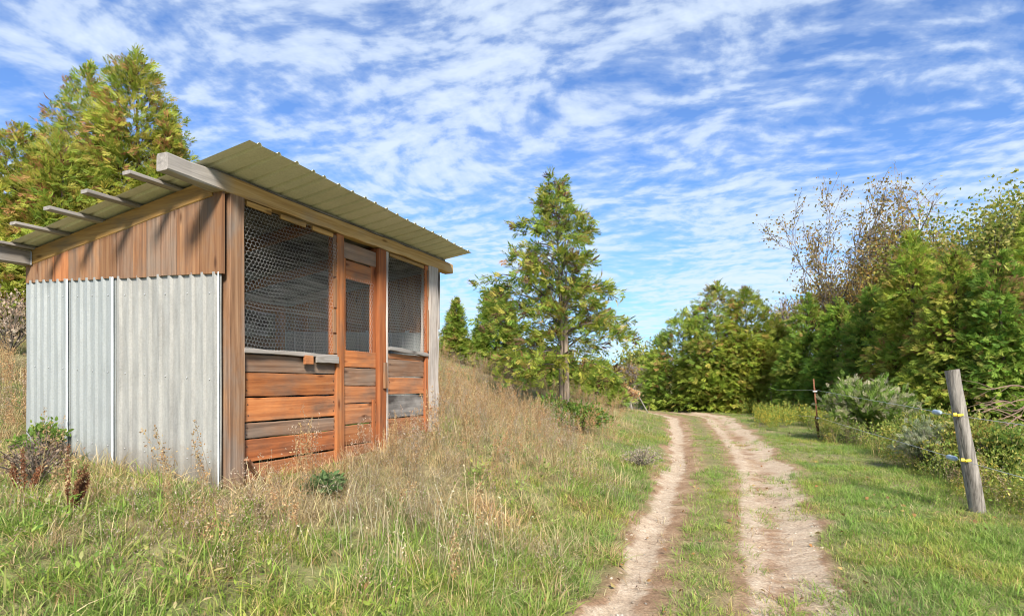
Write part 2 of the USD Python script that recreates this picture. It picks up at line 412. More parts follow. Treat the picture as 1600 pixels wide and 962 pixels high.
usdkit.material(stage, LK + 'track_look', {
    'g': ('geometry', {}), 'a': ('attribute', {'attribute': 'leaf_color'}), 's': ('separate_color', {}),
    'mpn': ('mapping', {'scale': (6.0, 9.0, 6.0)}),
    'n2': ('noise_texture', {'scale': 1.0, 'detail': 8.0, 'roughness': 0.8}),
    'n5': ('noise_texture', {'scale': 2.3, 'detail': 5.0, 'roughness': 0.65}),
    'm5': ('math', {'math_type': 'multiply_add', 'value2': 1.7}),
    'n3': ('noise_texture', {'scale': 46.0, 'detail': 4.0, 'roughness': 0.7}),
    'n4': ('noise_texture', {'scale': 2.6, 'detail': 6.0, 'roughness': 0.7}),
    'litter': ('rgb_ramp', {'ramp': [(0.32, (0.21, 0.125, 0.075)), (0.5, (0.31, 0.20, 0.125)), (0.68, (0.42, 0.31, 0.20))]}),
    'sand': ('rgb_ramp', {'ramp': [(0.3, (0.34, 0.25, 0.175)), (0.5, (0.46, 0.36, 0.26)), (0.7, (0.58, 0.48, 0.37))]}),
    'add': ('math', {'math_type': 'multiply_add', 'value2': 1.25}),
    'thr': ('map_range', {'from_min': 1.76, 'from_max': 2.22, 'to_min': 0.0, 'to_max': 1.0, 'clamp': True}),
    'm1': ('mix', {}), 'm2': ('mix', {'color2': (0.19, 0.185, 0.08)}),
    'gm': ('math', {'math_type': 'multiply', 'value2': 0.85}),
    'fr': ('rgb_ramp', {'ramp': [(0.28, (0.45,) * 3), (0.72, (1.25,) * 3)]}),
    'm3': ('mix', {'mix_type': 'multiply', 'fac': 0.85}),
    'b': ('bump', {'strength': 0.9, 'distance': 0.03}),
    'p': ('principled_bsdf', {'roughness': 0.95, 'specular_ior_level': 0.1}),
}, [('a.color', 's.color'), ('g.position', 'mpn.vector'), ('mpn.vector', 'n2.vector'), ('g.position', 'n3.vector'), ('g.position', 'n4.vector'),
    ('n4.fac', 'litter.fac'), ('n2.fac', 'sand.fac'), ('s.r', 'add.value1'), ('g.position', 'n5.vector'), ('n5.fac', 'm5.value1'), ('n2.fac', 'm5.value3'), ('m5.value', 'add.value3'), ('add.value', 'thr.value'),
    ('litter.color', 'm1.color1'), ('sand.color', 'm1.color2'), ('thr.result', 'm1.fac'), ('m1.color', 'm2.color1'), ('s.g', 'gm.value1'), ('gm.value', 'm2.fac'),
    ('m2.color', 'm3.color1'), ('n3.fac', 'fr.fac'), ('fr.color', 'm3.color2'), ('n2.fac', 'b.height'), ('b.normal', 'p.normal'), ('m3.color', 'p.base_color')], surface='p.BSDF')
tp = put('dirt_track', (np.stack([TX, SS, TZ], -1).reshape(-1, 3), Ft, cmask), 'track_look', smooth=True)
tag(tp, 'two-rut dirt farm track with pale sandy wheel marks', kind='structure')

# ------------------------------------------------------------------ the shed
rng = np.random.default_rng(5)
shed = thing('wooden_shed', 'weathered wooden shed with chicken wire openings and corrugated metal side', 'shed', SHED, math.atan2(U2[1], U2[0]))


def L(a, b, z):
    return np.array([a, b, z - 0.62 - 0.01242 * a + 0.04193 * b])


_wk = [0]


def wmat(kind, axis):
    """A wood look of its own for one board."""
    _wk[0] += 1
    r = np.random.default_rng(100 + _wk[0])
    j = r.uniform(0.78, 1.22)
    pal = {
        'orange': ((0.15, 0.04, 0.012), (0.36, 0.125, 0.040), (0.50, 0.215, 0.08), 0.36),
        'deep': ((0.10, 0.030, 0.012), (0.26, 0.082, 0.028), (0.40, 0.15, 0.055), 0.26),
        'brown': ((0.085, 0.034, 0.016), (0.30, 0.115, 0.045), (0.46, 0.21, 0.09), 0.34),
        'post': ((0.05, 0.026, 0.015), (0.17, 0.090, 0.048), (0.29, 0.18, 0.105), 0.30),
        'drab': ((0.08, 0.042, 0.025), (0.21, 0.115, 0.068), (0.34, 0.22, 0.14), 0.50),
        'tan': ((0.085, 0.036, 0.017), (0.21, 0.102, 0.049), (0.31, 0.18, 0.092), 0.30),
        'grey': ((0.09, 0.075, 0.062), (0.21, 0.185, 0.16), (0.35, 0.315, 0.28), 0.5),
        'pale': ((0.16, 0.12, 0.09), (0.36, 0.31, 0.27), (0.52, 0.47, 0.42), 0.3),
        'honey': ((0.17, 0.085, 0.022), (0.36, 0.20, 0.06), (0.50, 0.32, 0.12), 0.25),
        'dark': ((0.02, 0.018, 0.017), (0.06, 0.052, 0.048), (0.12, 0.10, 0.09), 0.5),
    }[kind]
    d, m, l, am = [np.array(x) * j for x in pal[:3]] + [pal[3]]
    we = {'orange': (0.17, 0.10, 0.065), 'deep': (0.15, 0.085, 0.055), 'brown': (0.20, 0.125, 0.085), 'tan': (0.16, 0.118, 0.09), 'drab': (0.215, 0.155, 0.115), 'post': (0.20, 0.17, 0.145), 'honey': (0.24, 0.17, 0.09)}.get(kind, (0.27, 0.25, 0.23))
    return wood(f'{kind}_wood_{_wk[0]:02d}', tuple(d), tuple(m), tuple(l), axis, tuple(r.uniform(-40, 40, 3)), we, am, knots=kind not in ('dark', 'pale'))


def part(name, kind, p0, p1, w, h, up=(0, 0, 1), n=5, jit=0.004, parent=shed, axis=None, ch=0.005, label=None):
    mb = MB()
    p0, p1 = L(*p0), L(*p1)
    bar(mb, p0, p1, w, h, up, ch, n, jit, rng)
    ax = int(np.argmax(np.abs(p1 - p0))) if axis is None else axis
    return put(name, mb, wmat(kind, ax), parent, label=label)


# posts
part('corner_post', 'post', (0.115, 0.055, 0.40), (0.115, 0.055, 3.235), 0.165, 0.17, (0, 1, 0), 10, 0.006, label='brown corner post, nearest the viewer')
part('door_post', 'orange', (1.50, 0.05, 0.45), (1.50, 0.05, 3.225), 0.125, 0.13, (0, 1, 0), 9, 0.005)
part('door_post', 'deep', (2.262, 0.045, 0.45), (2.262, 0.045, 3.225), 0.150, 0.14, (0, 1, 0), 9, 0.005)
part('trim_strip', 'pale', (2.362, 0.0, 0.55), (2.362, 0.0, 3.22), 0.045, 0.04, (0, 1, 0), 6, 0.003, label='pale thin strip beside the door post')
part('end_post', 'pale', (3.455, 0.04, 0.45), (3.455, 0.04, 3.235), 0.24, 0.16, (0, 1, 0), 12, 0.014, label='bleached whitish post with peeled bark edge')
part('trim_strip', 'deep', (3.285, 0.0, 0.55), (3.285, 0.0, 3.22), 0.07, 0.045, (0, 1, 0), 8, 0.006)
part('back_post', 'brown', (0.09, 2.95, 0.45), (0.09, 2.95, 2.70), 0.12, 0.12, (0, 1, 0), 4)
part('back_post', 'brown', (3.48, 2.95, 0.45), (3.48, 2.95, 2.70), 0.12, 0.12, (0, 1, 0), 4)
part('back_post', 'brown', (1.80, 2.95, 0.45), (1.80, 2.95, 2.68), 0.10, 0.10, (0, 1, 0), 4)
# beams
mb = MB()
bar(mb, L(-0.545, 0.03, 3.312), L(3.985, 0.03, 3.305), 0.145, 0.150, (0, 0, 1), 0.012, 22, 0.010, rng)
put('front_beam', mb, wood('beam_wood', (0.20, 0.10, 0.035), (0.42, 0.26, 0.10), (0.58, 0.42, 0.22), 0, (3, 5, 1), (0.29, 0.265, 0.24), 0.08, fade=(-0.12, 0.10)), shed, label='long front beam whose grey cracked end sticks out past the corner')
part('back_beam', 'grey', (-0.545, 2.97, 2.775), (3.95, 2.97, 2.775), 0.14, 0.16, n=10, jit=0.008)
# rafters
for a, kd in ((-0.012, 'honey'), (1.2, 'brown'), (2.4, 'brown'), (3.59, 'grey')):
    mb = MB()
    b0, b1 = 0.108, 2.895
    bar(mb, L(a, b0, 3.305 - 0.179 * b0), L(a, b1, 3.305 - 0.179 * b1), 0.06, 0.165, (0, 0, 1), 0.006, 8, 0.004, rng)
    put('rafter', mb, wmat(kd, 1), shed)
put('corner_bracket', bar(MB(), L(-0.048, 2.90, 2.70), L(-0.048, 2.90, 2.84), 0.004, 0.05, (0, 1, 0), 0.001), metal('bracket_metal', (0.6, 0.6, 0.6), (0.4, 0.4, 0.4)), shed)
# purlins carrying the roof
for i, b in enumerate((0.55, 1.13, 1.70, 2.26, 2.88)):
    o = (-0.50, -0.50, -0.50, -0.50, -0.46)[i]
    z = 3.395 - 0.181 * b
    part('purlin', 'grey', (o, b, z + 0.003), (3.86, b, z), 0.10, 0.032, n=8, jit=0.003, ch=0.004)
part('purlin', 'dark', (-0.12, 0.03, 3.400), (3.80, 0.03, 3.400), 0.09, 0.024, n=4, jit=0.002)


# ribbed metal
def sheet(prof, f, th=0.0012):
    """prof: (s, h) along the sheet's width; f(s, h, t) -> point, t in [0, 1] along the ribs."""
    n = len(prof)
    tt = np.linspace(0, 1, 9)
    V = np.array([f(s, h + k * th, t) for k in (0, 1) for t in tt for s, h in prof])
    m = len(tt)
    F = []
    for k in (0, 1):
        o = k * n * m
        for i in range(m - 1):
            for j in range(n - 1):
                q = o + i * n + j
                F.append((q, q + 1, q + n + 1, q + n) if k else (q, q + n, q + n + 1, q + 1))
    return MB().add(V, np.array(F))


def rib_profile(s0, s1, pitch, top, side, depth, minor=0.0):
    pr = [(s0, 0.0)]
    x = s0 + pitch * 0.5
    while x + top / 2 + side < s1:
        pr += [(x - top / 2 - side, 0), (x - top / 2, depth), (x + top / 2, depth), (x + top / 2 + side, 0)]
        mid = x + pitch / 2
        if minor and mid + 0.03 < s1:
            pr += [(mid - 0.03, 0), (mid - 0.018, minor), (mid + 0.018, minor), (mid + 0.03, 0)]
        x += pitch
    pr.append((s1, 0.0))
    return pr


metal('galvanised_bluish', (0.34, 0.36, 0.355), (0.25, 0.27, 0.27), 0.3, 0.5, (0, 0, 0), rust=0.12, splash=0.8)
metal('galvanised_grey', (0.36, 0.355, 0.33), (0.22, 0.218, 0.205), 0.25, 0.52, (5, 2, 1), rust=0.22, splash=0.8)
metal('roof_metal', (0.62, 0.62, 0.49), (0.50, 0.505, 0.38), 0.15, 0.55, (1, 7, 3), (2, 1, 2), rust=0.12)
plain('screw_metal', (0.5, 0.5, 0.5), 0.35, 0.6)


def screws(points, nrm, parent, r=0.0075):
    mb = MB()
    for p in points:
        d = unit(nrm)
        tube(mb, [p, p + d * 0.004, p + d * 0.007], [r, r, r * 0.55], 7)
    return tag(put('screws', mb, 'screw_metal', parent), kind='stuff')


# left side wall: three overlapping sheets (outward = -a)
def side_sheet(b0, b1, zt, zb0, zb1, mat, pitch, off, lab, aa=0.0, sgn=-1.0):
    pr = rib_profile(b0, b1, pitch, 0.028, 0.012, 0.023)

    def f(s, h, t):
        zb = np.interp(s, [0.0, 3.05], [zb0, zb1])
        w = 0.005 * math.sin(9 * s + 5 * t) * math.sin(4 * t + 2 * s) + 0.003 * math.sin(23 * s + 9 * t + off)
        return L(aa + sgn * (h + off + (0.004 + w * .5)), s, zt + (zb - zt) * t + (0.006 * math.sin(40 * s) if t == 1 else 0))
    m = put('metal_sheet', sheet(pr, f), mat, shed, label=lab)
    pts = []
    for zz in (2.36, 1.625, 0.92):
        s = b0 + pitch * 0.5
        k = 0
        while s < b1 - 0.05:
            if k % 2 == 0:
                pts.append(f(s + pitch / 2 if s + pitch / 2 < b1 else s, 0.003, (zt - zz) / (zt - 0.6)))
            s += pitch
            k += 1
    screws(pts, (sgn, 0, 0), m)
    return m


side_sheet(0.020, 1.505, 2.535, 0.50, 0.55, 'galvanised_grey', 0.148, 0.004, 'dull mottled grey ribbed sheet nearest the corner post')
side_sheet(1.485, 2.255, 2.535, 0.50, 0.55, 'galvanised_bluish', 0.126, 0.0075, 'cleaner bluish ribbed sheet in the middle')
side_sheet(2.235, 3.040, 2.535, 0.50, 0.56, 'galvanised_bluish', 0.126, 0.011, 'cleaner bluish ribbed sheet at the back edge')
plain('bright_zinc', (0.62, 0.66, 0.68), 0.4, 0.2, 0.1)
for b_, w_ in ((1.512, 0.030), (2.262, 0.026), (0.03, 0.018)):
    mb = MB()
    bar(mb, L(-0.0335, b_, 0.52), L(-0.0335, b_, 2.530), 0.006, w_, (0, 1, 0), 0.002, 12, 0.0012, rng)
    put('lap_strip', mb, 'bright_zinc', shed)
# right side wall, seen from the inside through the openings
side_sheet(0.06, 1.60, 2.33, 0.50, 0.55, 'galvanised_bluish', 0.21, 0.002, 'bluish ribbed sheet of the far side wall', 3.58, 1.0)
side_sheet(1.58, 3.03, 2.33, 0.50, 0.55, 'galvanised_bluish', 0.21, 0.005, 'bluish ribbed sheet of the far side wall, back half', 3.58, 1.0)
# gable boards
gb = [3.021, 2.784, 2.517, 2.242, 1.969, 1.713, 1.45, 1.2, 1.0, 0.797, 0.571, 0.273, -0.020]
gk = ['tan', 'tan', 'brown', 'tan', 'tan', 'tan', 'drab', 'tan', 'drab', 'drab', 'tan', 'tan']
for i in range(12):
    b1, b0 = gb[i], gb[i + 1]
    mid, w = (b0 + b1) / 2, abs(b1 - b0) - 0.006
    mb = MB()
    zb = 2.515 + rng.uniform(-0.006, 0.006)
    top = lambda b: 3.25 - 0.177 * b if b < 2.9 else 3.25 - 0.177 * b
    V = []
    for x in (-0.030 - rng.uniform(0, 0.006), -0.004):
        for b, z in ((mid - w / 2, zb), (mid + w / 2, zb + rng.uniform(-0.004, 0.004)), (mid + w / 2, top(mid + w / 2)), (mid - w / 2, top(mid - w / 2))):
            V.append(L(x, b, z))
    mb.add(V, [(0, 1, 2, 3), (7, 6, 5, 4), (0, 4, 5, 1), (1, 5, 6, 2), (2, 6, 7, 3), (3, 7, 4, 0)])
    put('gable_board', mb, wmat(gk[i], 2), shed)
for i in range(11):
    b0, b1 = 0.02 + i * 0.272, 0.02 + i * 0.272 + 0.262
    mb = MB()
    V = [L(x, b, z) for x in (3.585, 3.608) for b, z in ((b0, 2.30), (b1, 2.30), (b1, 3.25 - 0.177 * b1), (b0, 3.25 - 0.177 * b0))]
    mb.add(V, [(3, 2, 1, 0), (4, 5, 6, 7), (1, 5, 4, 0), (2, 6, 5, 1), (3, 7, 6, 2), (0, 4, 7, 3)])
    put('gable_board', mb, wmat('tan' if i % 3 else 'brown', 2), shed)
part('gable_board', 'grey', (3.66, 0.06, 2.36), (3.66, 0.06, 3.20), 0.03, 0.12, (0, 1, 0), 3, label='narrow grey board hanging outside the far end post')
# interior girts, back wall boards toned dark to deepen the shade inside, perch
for z in (1.85, 1.0):
    part('girt', 'dark' if z < 1.5 else 'brown', (3.545, 0.14, z), (3.545, 2.88, z), 0.05, 0.11, n=4)
    part('girt', 'brown', (0.045, 0.15, z), (0.045, 2.88, z), 0.05, 0.09, n=4)
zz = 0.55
i = 0
while zz < 2.66:
    hh = rng.uniform(0.17, 0.23)
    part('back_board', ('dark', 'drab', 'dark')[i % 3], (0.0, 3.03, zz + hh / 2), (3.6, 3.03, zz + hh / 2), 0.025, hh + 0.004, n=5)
    zz += hh
    i += 1
part('perch_pole', 'drab', (0.10, 2.2, 1.75), (3.5, 2.2, 1.78), 0.05, 0.05, n=6)
part('nest_shelf', 'tan', (0.15, 2.66, 1.30), (3.45, 2.66, 1.30), 0.45, 0.025, n=4)
part('perch_pole', 'tan', (0.16, 1.3, 2.45), (3.5, 1.3, 2.45), 0.06, 0.07, n=5)
for i in range(9):  # dark ceiling added under the roof so the shed interior stays dim
    b0 = 0.13 + i * 0.308
    part('added_ceiling_board', 'dark', (0.03, b0 + .15, 3.352 - 0.181 * (b0 + .15)), (3.56, b0 + .15, 3.352 - 0.181 * (b0 + .15)), 0.30, 0.014, (0, 0.178, 0.984), 3, 0.0)
# roof: ribbed sheets laid side by side, ribs running down the slope
ua = np.linspace(-0.25, 3.82, 6)
for i in range(5):
    s0, s1 = ua[i] - (0.03 if i else 0), ua[i + 1] + (0.0 if i == 4 else 0.03)
    pr = rib_profile(s0, s1, 0.212, 0.018, 0.016, 0.019)
    lift = 0.0025 * (i % 2)

    def f(s, h, t):
        a = 0.595 - (s + 0.25) / 4.07 * 0.145
        b = -a + (3.32 + a) * t
        return L(s, b, 3.4195 - 0.181 * b + h + lift + 0.004 * math.sin(5 * s + 7 * t))
    m = put('roof_sheet', sheet(pr, f), 'roof_metal', shed)

# front below the openings: horizontal planks
PL = [(1.825, 1.655, 'drab'), (1.650, 1.424, 'orange'), (1.418, 1.190, 'orange'), (1.184, 1.036, 'drab'), (1.028, 0.815, 'deep'), (0.795, 0.56, 'brown')]
for i, (z1, z0, k) in enumerate(PL):
    tilt = (0.0, 0.004, 0.0, -0.008, 0.004, 0.012)[i]
    part('plank', k, (0.19, 0.030, (z0 + z1) / 2), (1.44, 0.030 + 0.004 * (i % 2), (z0 + z1) / 2 + tilt), 0.028, z1 - z0 - 0.004, n=9, jit=0.0035)
part('window_sill', 'grey', (0.19, 0.005, 1.855), (1.43, 0.005, 1.853), 0.075, 0.046, n=9, jit=0.007)
part('window_sill', 'grey', (1.10, -0.035, 1.812), (1.43, -0.035, 1.815), 0.03, 0.075, n=4, jit=0.003, label='short grey offcut nailed below the sill')
part('sill_block', 'brown', (0.93, -0.032, 1.80), (1.04, -0.032, 1.80), 0.03, 0.10, n=2)
PR = [(1.945, 1.875, 'brown'), (1.871, 1.645, 'drab'), (1.640, 1.414, 'brown'), (1.405, 1.115, 'dark'), (1.105, 0.88, 'brown'), (0.875, 0.62, 'brown')]
for i, (z1, z0, k) in enumerate(PR):
    part('plank', k, (2.36, 0.032, (z0 + z1) / 2), (3.33, 0.032, (z0 + z1) / 2), 0.028, z1 - z0 - 0.004, n=7, jit=0.003, label='blackened plank' if k == 'dark' else None)
part('window_sill', 'grey', (2.385, -0.01, 2.005), (3.30, -0.01, 1.965), 0.07, 0.055, n=8, jit=0.008)
# lath pieces holding the netting
for z0, z1, o in ((2.74, 3.20, 0), (2.40, 2.72, 0.012), (2.12, 2.38, -0.004), (1.89, 2.10, 0.01)):
    part('lath', 'tan', (1.405 + o, -0.006, z0), (1.405 + o, -0.006, z1), 0.055, 0.022, (0, 1, 0), 3, 0.003)
for a0, a1, z in ((0.22, 0.50, 3.205), (0.62, 0.95, 3.195), (1.05, 1.36, 3.190)):
    part('lath', 'honey', (a0, -0.02, z), (a1, -0.02, z - 0.004), 0.022, 0.05, n=3)
part('lath', 'honey', (2.42, -0.01, 3.20), (3.2, -0.01, 3.19), 0.022, 0.045, n=5, jit=0.006)
for z0, z1 in ((2.78, 3.16), (2.02, 2.60)):
    part('lath', 'tan', (3.29, -0.032, z0), (3.29, -0.032, z1), 0.035, 0.02, (0, 1, 0), 3)
part('brace', 'brown', (0.19, -0.055, 0.86), (0.50, -0.065, 0.52), 0.022, 0.075, (0, 1, 0), 3, label='short board leaning at the foot of the corner post')

# door
dmb = MB()
bar(dmb, L(1.61, 0.055, 0.60), L(1.61, 0.055, 3.0), 0.085, 0.03, (0, 1, 0), 0.004, 7, 0.003, rng)
door = put('door', dmb, wmat('orange', 2), shed, label='narrow plank door with netted upper half')
part('door_stile', 'deep', (2.145, 0.055, 0.60), (2.145, 0.055, 3.0), 0.085, 0.03, (0, 1, 0), 7, 0.003, door)
part('header_board', 'drab', (1.56, 0.040, 3.085), (2.19, 0.040, 3.085), 0.024, 0.185, n=5, jit=0.004)
part('door_rail', 'orange', (1.65, 0.050, 2.870), (2.10, 0.050, 2.868), 0.026, 0.215, n=5, jit=0.003, parent=door)
for i, (z1, z0, k) in enumerate([(1.94, 1.74, 'orange'), (1.735, 1.528, 'drab'), (1.524, 1.322, 'brown'), (1.315, 1.08, 'brown'), (1.07, 0.84, 'brown'), (0.835, 0.62, 'brown')]):
    part('plank', k, (1.575, 0.036, (z0 + z1) / 2), (2.18, 0.036, (z0 + z1) / 2), 0.022, z1 - z0 - 0.004, n=5, jit=0.003, parent=door)
part('batten', 'deep', (2.10, 0.012, 0.60), (2.12, 0.012, 1.36), 0.05, 0.022, (0, 1, 0), 4, 0.003, parent=door)
part('latch_block', 'tan', (2.29, -0.042, 1.50), (2.29, -0.042, 1.82), 0.075, 0.025, (0, 1, 0), 3, 0.003)

# chicken wire
plain('wire_metal', (0.52, 0.52, 0.50), 0.4, 0.25, 0.15)


def netting(a0, a1, z0, z1, b, pitch=0.050, r=0.00165, seed=0, parent=shed, sag=0.018):
    w, hgt = pitch, pitch * 1.05
    side = hgt * 0.36
    segs = []
    nx, nz = int((a1 - a0) / w) + 2, int((z1 - z0) / (hgt - side * 0.35)) + 2
    rowh = hgt - side * 0.42
    for j in range(nz):
        for i in range(nx):
            cx, cz = a0 + (i + 0.5 * (j % 2)) * w, z0 + j * rowh
            top, ur, lr = (cx, cz + hgt / 2), (cx + w / 2, cz + side / 2), (cx + w / 2, cz - side / 2)
            ul = (cx - w / 2, cz + side / 2)
            segs += [(top, ur), (ur, lr), (ul, top)]
    S = np.array(segs)
    ok = (S[:, :, 0].min(1) > a0 - 0.02) & (S[:, :, 0].max(1) < a1 + 0.02) & (S[:, :, 1].min(1) > z0 - 0.02) & (S[:, :, 1].max(1) < z1 + 0.02)
    S = S[ok]
    q = np.concatenate([S, np.zeros(S.shape[:2] + (1,))], -1)
    dx = fbm(q * 2.2 + seed, 2, 21 + seed) - 0.5
    dz = fbm(q * 2.2 + 7 + seed, 2, 31 + seed) - 0.5
    db = fbm(q * 2.6 + 3 + seed, 3, 41 + seed) - 0.5
    A, Z, B = S[..., 0] + 0.06 * dx, S[..., 1] + 0.06 * dz, b + sag * 2 * db
    P = np.stack([A, B, Z - 0.62 - 0.01242 * A + 0.04193 * B], -1)
    d = P[:, 1] - P[:, 0]
    d /= np.linalg.norm(d, axis=1, keepdims=True)
    s = np.cross(d, [0, 1.0, 0])
    s /= np.linalg.norm(s, axis=1, keepdims=True)
    t = np.cross(d, s)
    an = np.arange(3) * 2 * np.pi / 3
    ring = r * (np.cos(an)[None, :, None] * s[:, None] + np.sin(an)[None, :, None] * t[:, None])
    V = np.concatenate([P[:, :1] + ring, P[:, 1:] + ring], 1)
    f6 = np.array([(0, 1, 4), (0, 4, 3), (1, 2, 5), (1, 5, 4), (2, 0, 3), (2, 3, 5)])
    F = (f6[None] + (np.arange(len(P)) * 6)[:, None, None]).reshape(-1, 3)
    return put('wire_netting', MB().add(V.reshape(-1, 3), F), 'wire_metal', parent)


netting(0.19, 1.43, 1.87, 3.22, -0.004, pitch=0.040, r=0.0012, seed=1, sag=0.026)
netting(1.64, 2.11, 1.93, 2.78, 0.030, pitch=0.040, r=0.0011, seed=2, parent=door, sag=0.008)
netting(2.38, 3.27, 1.98, 3.20, -0.002, pitch=0.042, r=0.0011, seed=3)

# ------------------------------------------------------------------ trees
def px(x, depth):
    """World x of the photograph's column x at a depth."""
    return (x - 800) / 884 * depth


def spray_proto(n=15, curl=0.25, seed=0, wide=0.5, thick=0.2):
    """A flat fan of scale-leaf twigs, unit length along x, in the xy plane, drooping to -z; one sliver per twig."""
    r = np.random.default_rng(seed)
    V, F = [], []
    for i in range(n):
        t = 0.05 + 0.90 * i / (n - 1)
        side = (-1) ** i
        ang = side * (0.50 + 0.35 * r.random()) * (1 - 0.75 * (i == n - 1))
        ln = (0.46 - 0.26 * abs(t - 0.35)) * (0.7 + 0.6 * r.random()) * wide / 0.5
        p = np.array([t * 0.78, 0, -curl * t * t])
        d = np.array([math.cos(ang), math.sin(ang), -curl * (0.6 + t) + 0.25 * (r.random() - .5)])
        q = np.array([-math.sin(ang), math.cos(ang), 0.6 * (r.random() - 0.5)])
        w = ln * thick
        o = len(V)
        V += [p, p + d * ln * 0.55 + q * w, p + d * ln - q * w * .25]
        F += [(o, o + 1, o + 2)]
    return np.array(V), np.array(F)


SPRAYS = [spray_proto(13, 0.25, 1, .60, .18), spray_proto(13, 0.55, 2, 0.62, .17), spray_proto(13, 0.1, 3, 0.55, .19)]
GREENS = np.array([(0.085, 0.17, 0.026), (0.145, 0.25, 0.032), (0.22, 0.32, 0.04), (0.29, 0.35, 0.05), (0.37, 0.36, 0.075), (0.30, 0.19, 0.07)])


def pick(rng, n, probs, pal=GREENS, jit=0.18):
    c = pal[rng.choice(len(pal), n, p=np.array(probs) / np.sum(probs))]
    return c * rng.uniform(1 - jit, 1 + jit, (n, 1)) * rng.uniform(0.94, 1.06, (n, 3))


def cedar(label, x, y, height, rad, seed, n=4200, size=0.27, probs=(2, 4, 4, 2, 0.7, 0.35), power=0.75, skirt=0.0, group=None, name='cedar_tree', lump=0.34, rust=0.10, tops=1, belly=0.22, tint=(1, 1, 1)):
    rng = np.random.default_rng(seed)
    n, size = int(n * 1.42), size * 0.80
    z0 = float(np.squeeze(H(x, y)))
    t = thing(name, label, 'cedar', (x, y, z0), group=group)
    # trunk
    mb = MB()
    k = np.linspace(0, 1, 9)
    sway = np.stack([0.06 * np.sin(k * 3 + seed), 0.06 * np.cos(k * 2.3 + seed), k * height * 0.85 - 0.15], 1)
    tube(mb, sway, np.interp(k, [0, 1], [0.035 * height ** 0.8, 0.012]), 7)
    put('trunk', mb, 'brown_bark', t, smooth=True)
    # crown: sprays over a lumpy shell of ascending limbs
    prof = lambda q: rad * np.clip((1 - q) ** power, 0.02, None) * np.minimum(1.0, 0.66 + q * 2.0)
    nb = int(36 + n / 24)
    hb = rng.random(nb * 4) ** 0.9
    hb = np.sort(hb[rng.random(nb * 4) * rad < prof(hb) + 0.12 * rad][:nb])
    nb = len(hb)
    tb = np.arange(nb) * 2.39996 + rng.normal(0, .5, nb)
    ub = np.stack([np.cos(tb) * 1.4, np.sin(tb) * 1.4, hb * height / rad], 1)
    Rb = prof(hb) * (1 + lump * 1.5 * (fbm(ub * 1.1 + seed * 3.1, 3, seed) - .5) + rng.normal(0, .075, nb))
    lean = np.zeros((nb, 2))
    zb = skirt + hb * (height - skirt)
    if tops > 1:
        sel = rng.random(nb) < 0.36
        a0 = seed * 1.7 + 2.4
        lean[sel] += np.array([math.cos(a0), math.sin(a0)]) * rad * 0.50 * np.clip(hb[sel] * 1.3, 0, 1)[:, None]
        zb[sel] *= 0.90
    bl_ = (0.16 + 0.30 * Rb) * rng.uniform(.75, 1.3, nb)
    rise = rng.uniform(-0.25, 0.55, nb) + 0.6 * hb ** 2
    share = bl_ ** 1.3 + .04
    i = rng.choice(nb, n, p=share / share.sum())
    m = n
    f = rng.random(m) ** 0.65
    th = tb[i] + rng.normal(0, .26, m) * (1.2 - .5 * f)
    r = Rb[i] - bl_[i] * 1.5 * (1 - f)
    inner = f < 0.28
    fine = rng.normal(0, 1, m)
    zz = zb[i] + bl_[i] * (rise[i] * (f - .4) * 1.2 - 0.35 * f * f) + fine * 0.20 * bl_[i]
    r = np.maximum(r, 0.03 * rad) * (1 - 0.10 * fine * (fine > 0))
    h = np.clip(zz / height, 0, 1)
    uv = ub[i]
    pos = np.stack([np.cos(th) * r + lean[i, 0], np.sin(th) * r + lean[i, 1], np.maximum(zz, .05)], 1)
    e = np.arange(m) < m * 0.006
    k0 = rng.random(e.sum())
    pos[e, :2] = rng.normal(0, 0.04 + .10 * (1 - k0[:, None]), (e.sum(), 2))
    pos[e, 2] = height * (0.86 + 0.14 * k0)
    up = (rise[i] - 0.7 * f) + rng.normal(0, .35, m) + .25
    tw = rng.normal(0, .95, m)
    d = np.stack([.55 * np.cos(th) - tw * np.sin(th), .55 * np.sin(th) + tw * np.cos(th), up - .1], 1)
    d[e] = np.stack([rng.normal(0, .4, e.sum()), rng.normal(0, .4, e.sum()), np.ones(e.sum())], 1)
    roll = np.stack([np.cos(th), np.sin(th), 0 * th], 1) * .9 + np.array([0, 0, 0.8]) + rng.normal(0, .45, (m, 3))
    fr = frames_from(d, rng, roll)
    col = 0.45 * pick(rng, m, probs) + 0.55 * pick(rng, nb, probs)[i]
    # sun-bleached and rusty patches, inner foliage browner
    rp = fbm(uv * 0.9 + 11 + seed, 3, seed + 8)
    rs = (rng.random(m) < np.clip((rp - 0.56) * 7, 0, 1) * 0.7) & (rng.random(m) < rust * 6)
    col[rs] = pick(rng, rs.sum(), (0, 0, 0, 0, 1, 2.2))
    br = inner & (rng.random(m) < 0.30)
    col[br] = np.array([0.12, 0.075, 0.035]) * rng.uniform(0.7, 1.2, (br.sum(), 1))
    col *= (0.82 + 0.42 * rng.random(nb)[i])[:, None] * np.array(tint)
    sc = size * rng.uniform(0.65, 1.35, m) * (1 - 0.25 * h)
    out = MB()
    which = rng.integers(0, 3, m)
    for q in range(3):
        s = which == q
        out.add(*grid_at(pos[s], fr[s], sc[s], SPRAYS[q][0], SPRAYS[q][1], col[s]))
    put('crown', out, 'foliage', t)
    return t


YELLOWISH = (1.2, 3, 4.5, 4.2, 2.4, 0.5)
DEEP = (2, 4, 4, 2.2, 0.7, 0.3)
MIXED = (1.2, 3.2, 4.4, 3.2, 1.3, 0.5)


def top_at(xp, yp, depth):
    return EYE + (590 - yp) * depth / 884


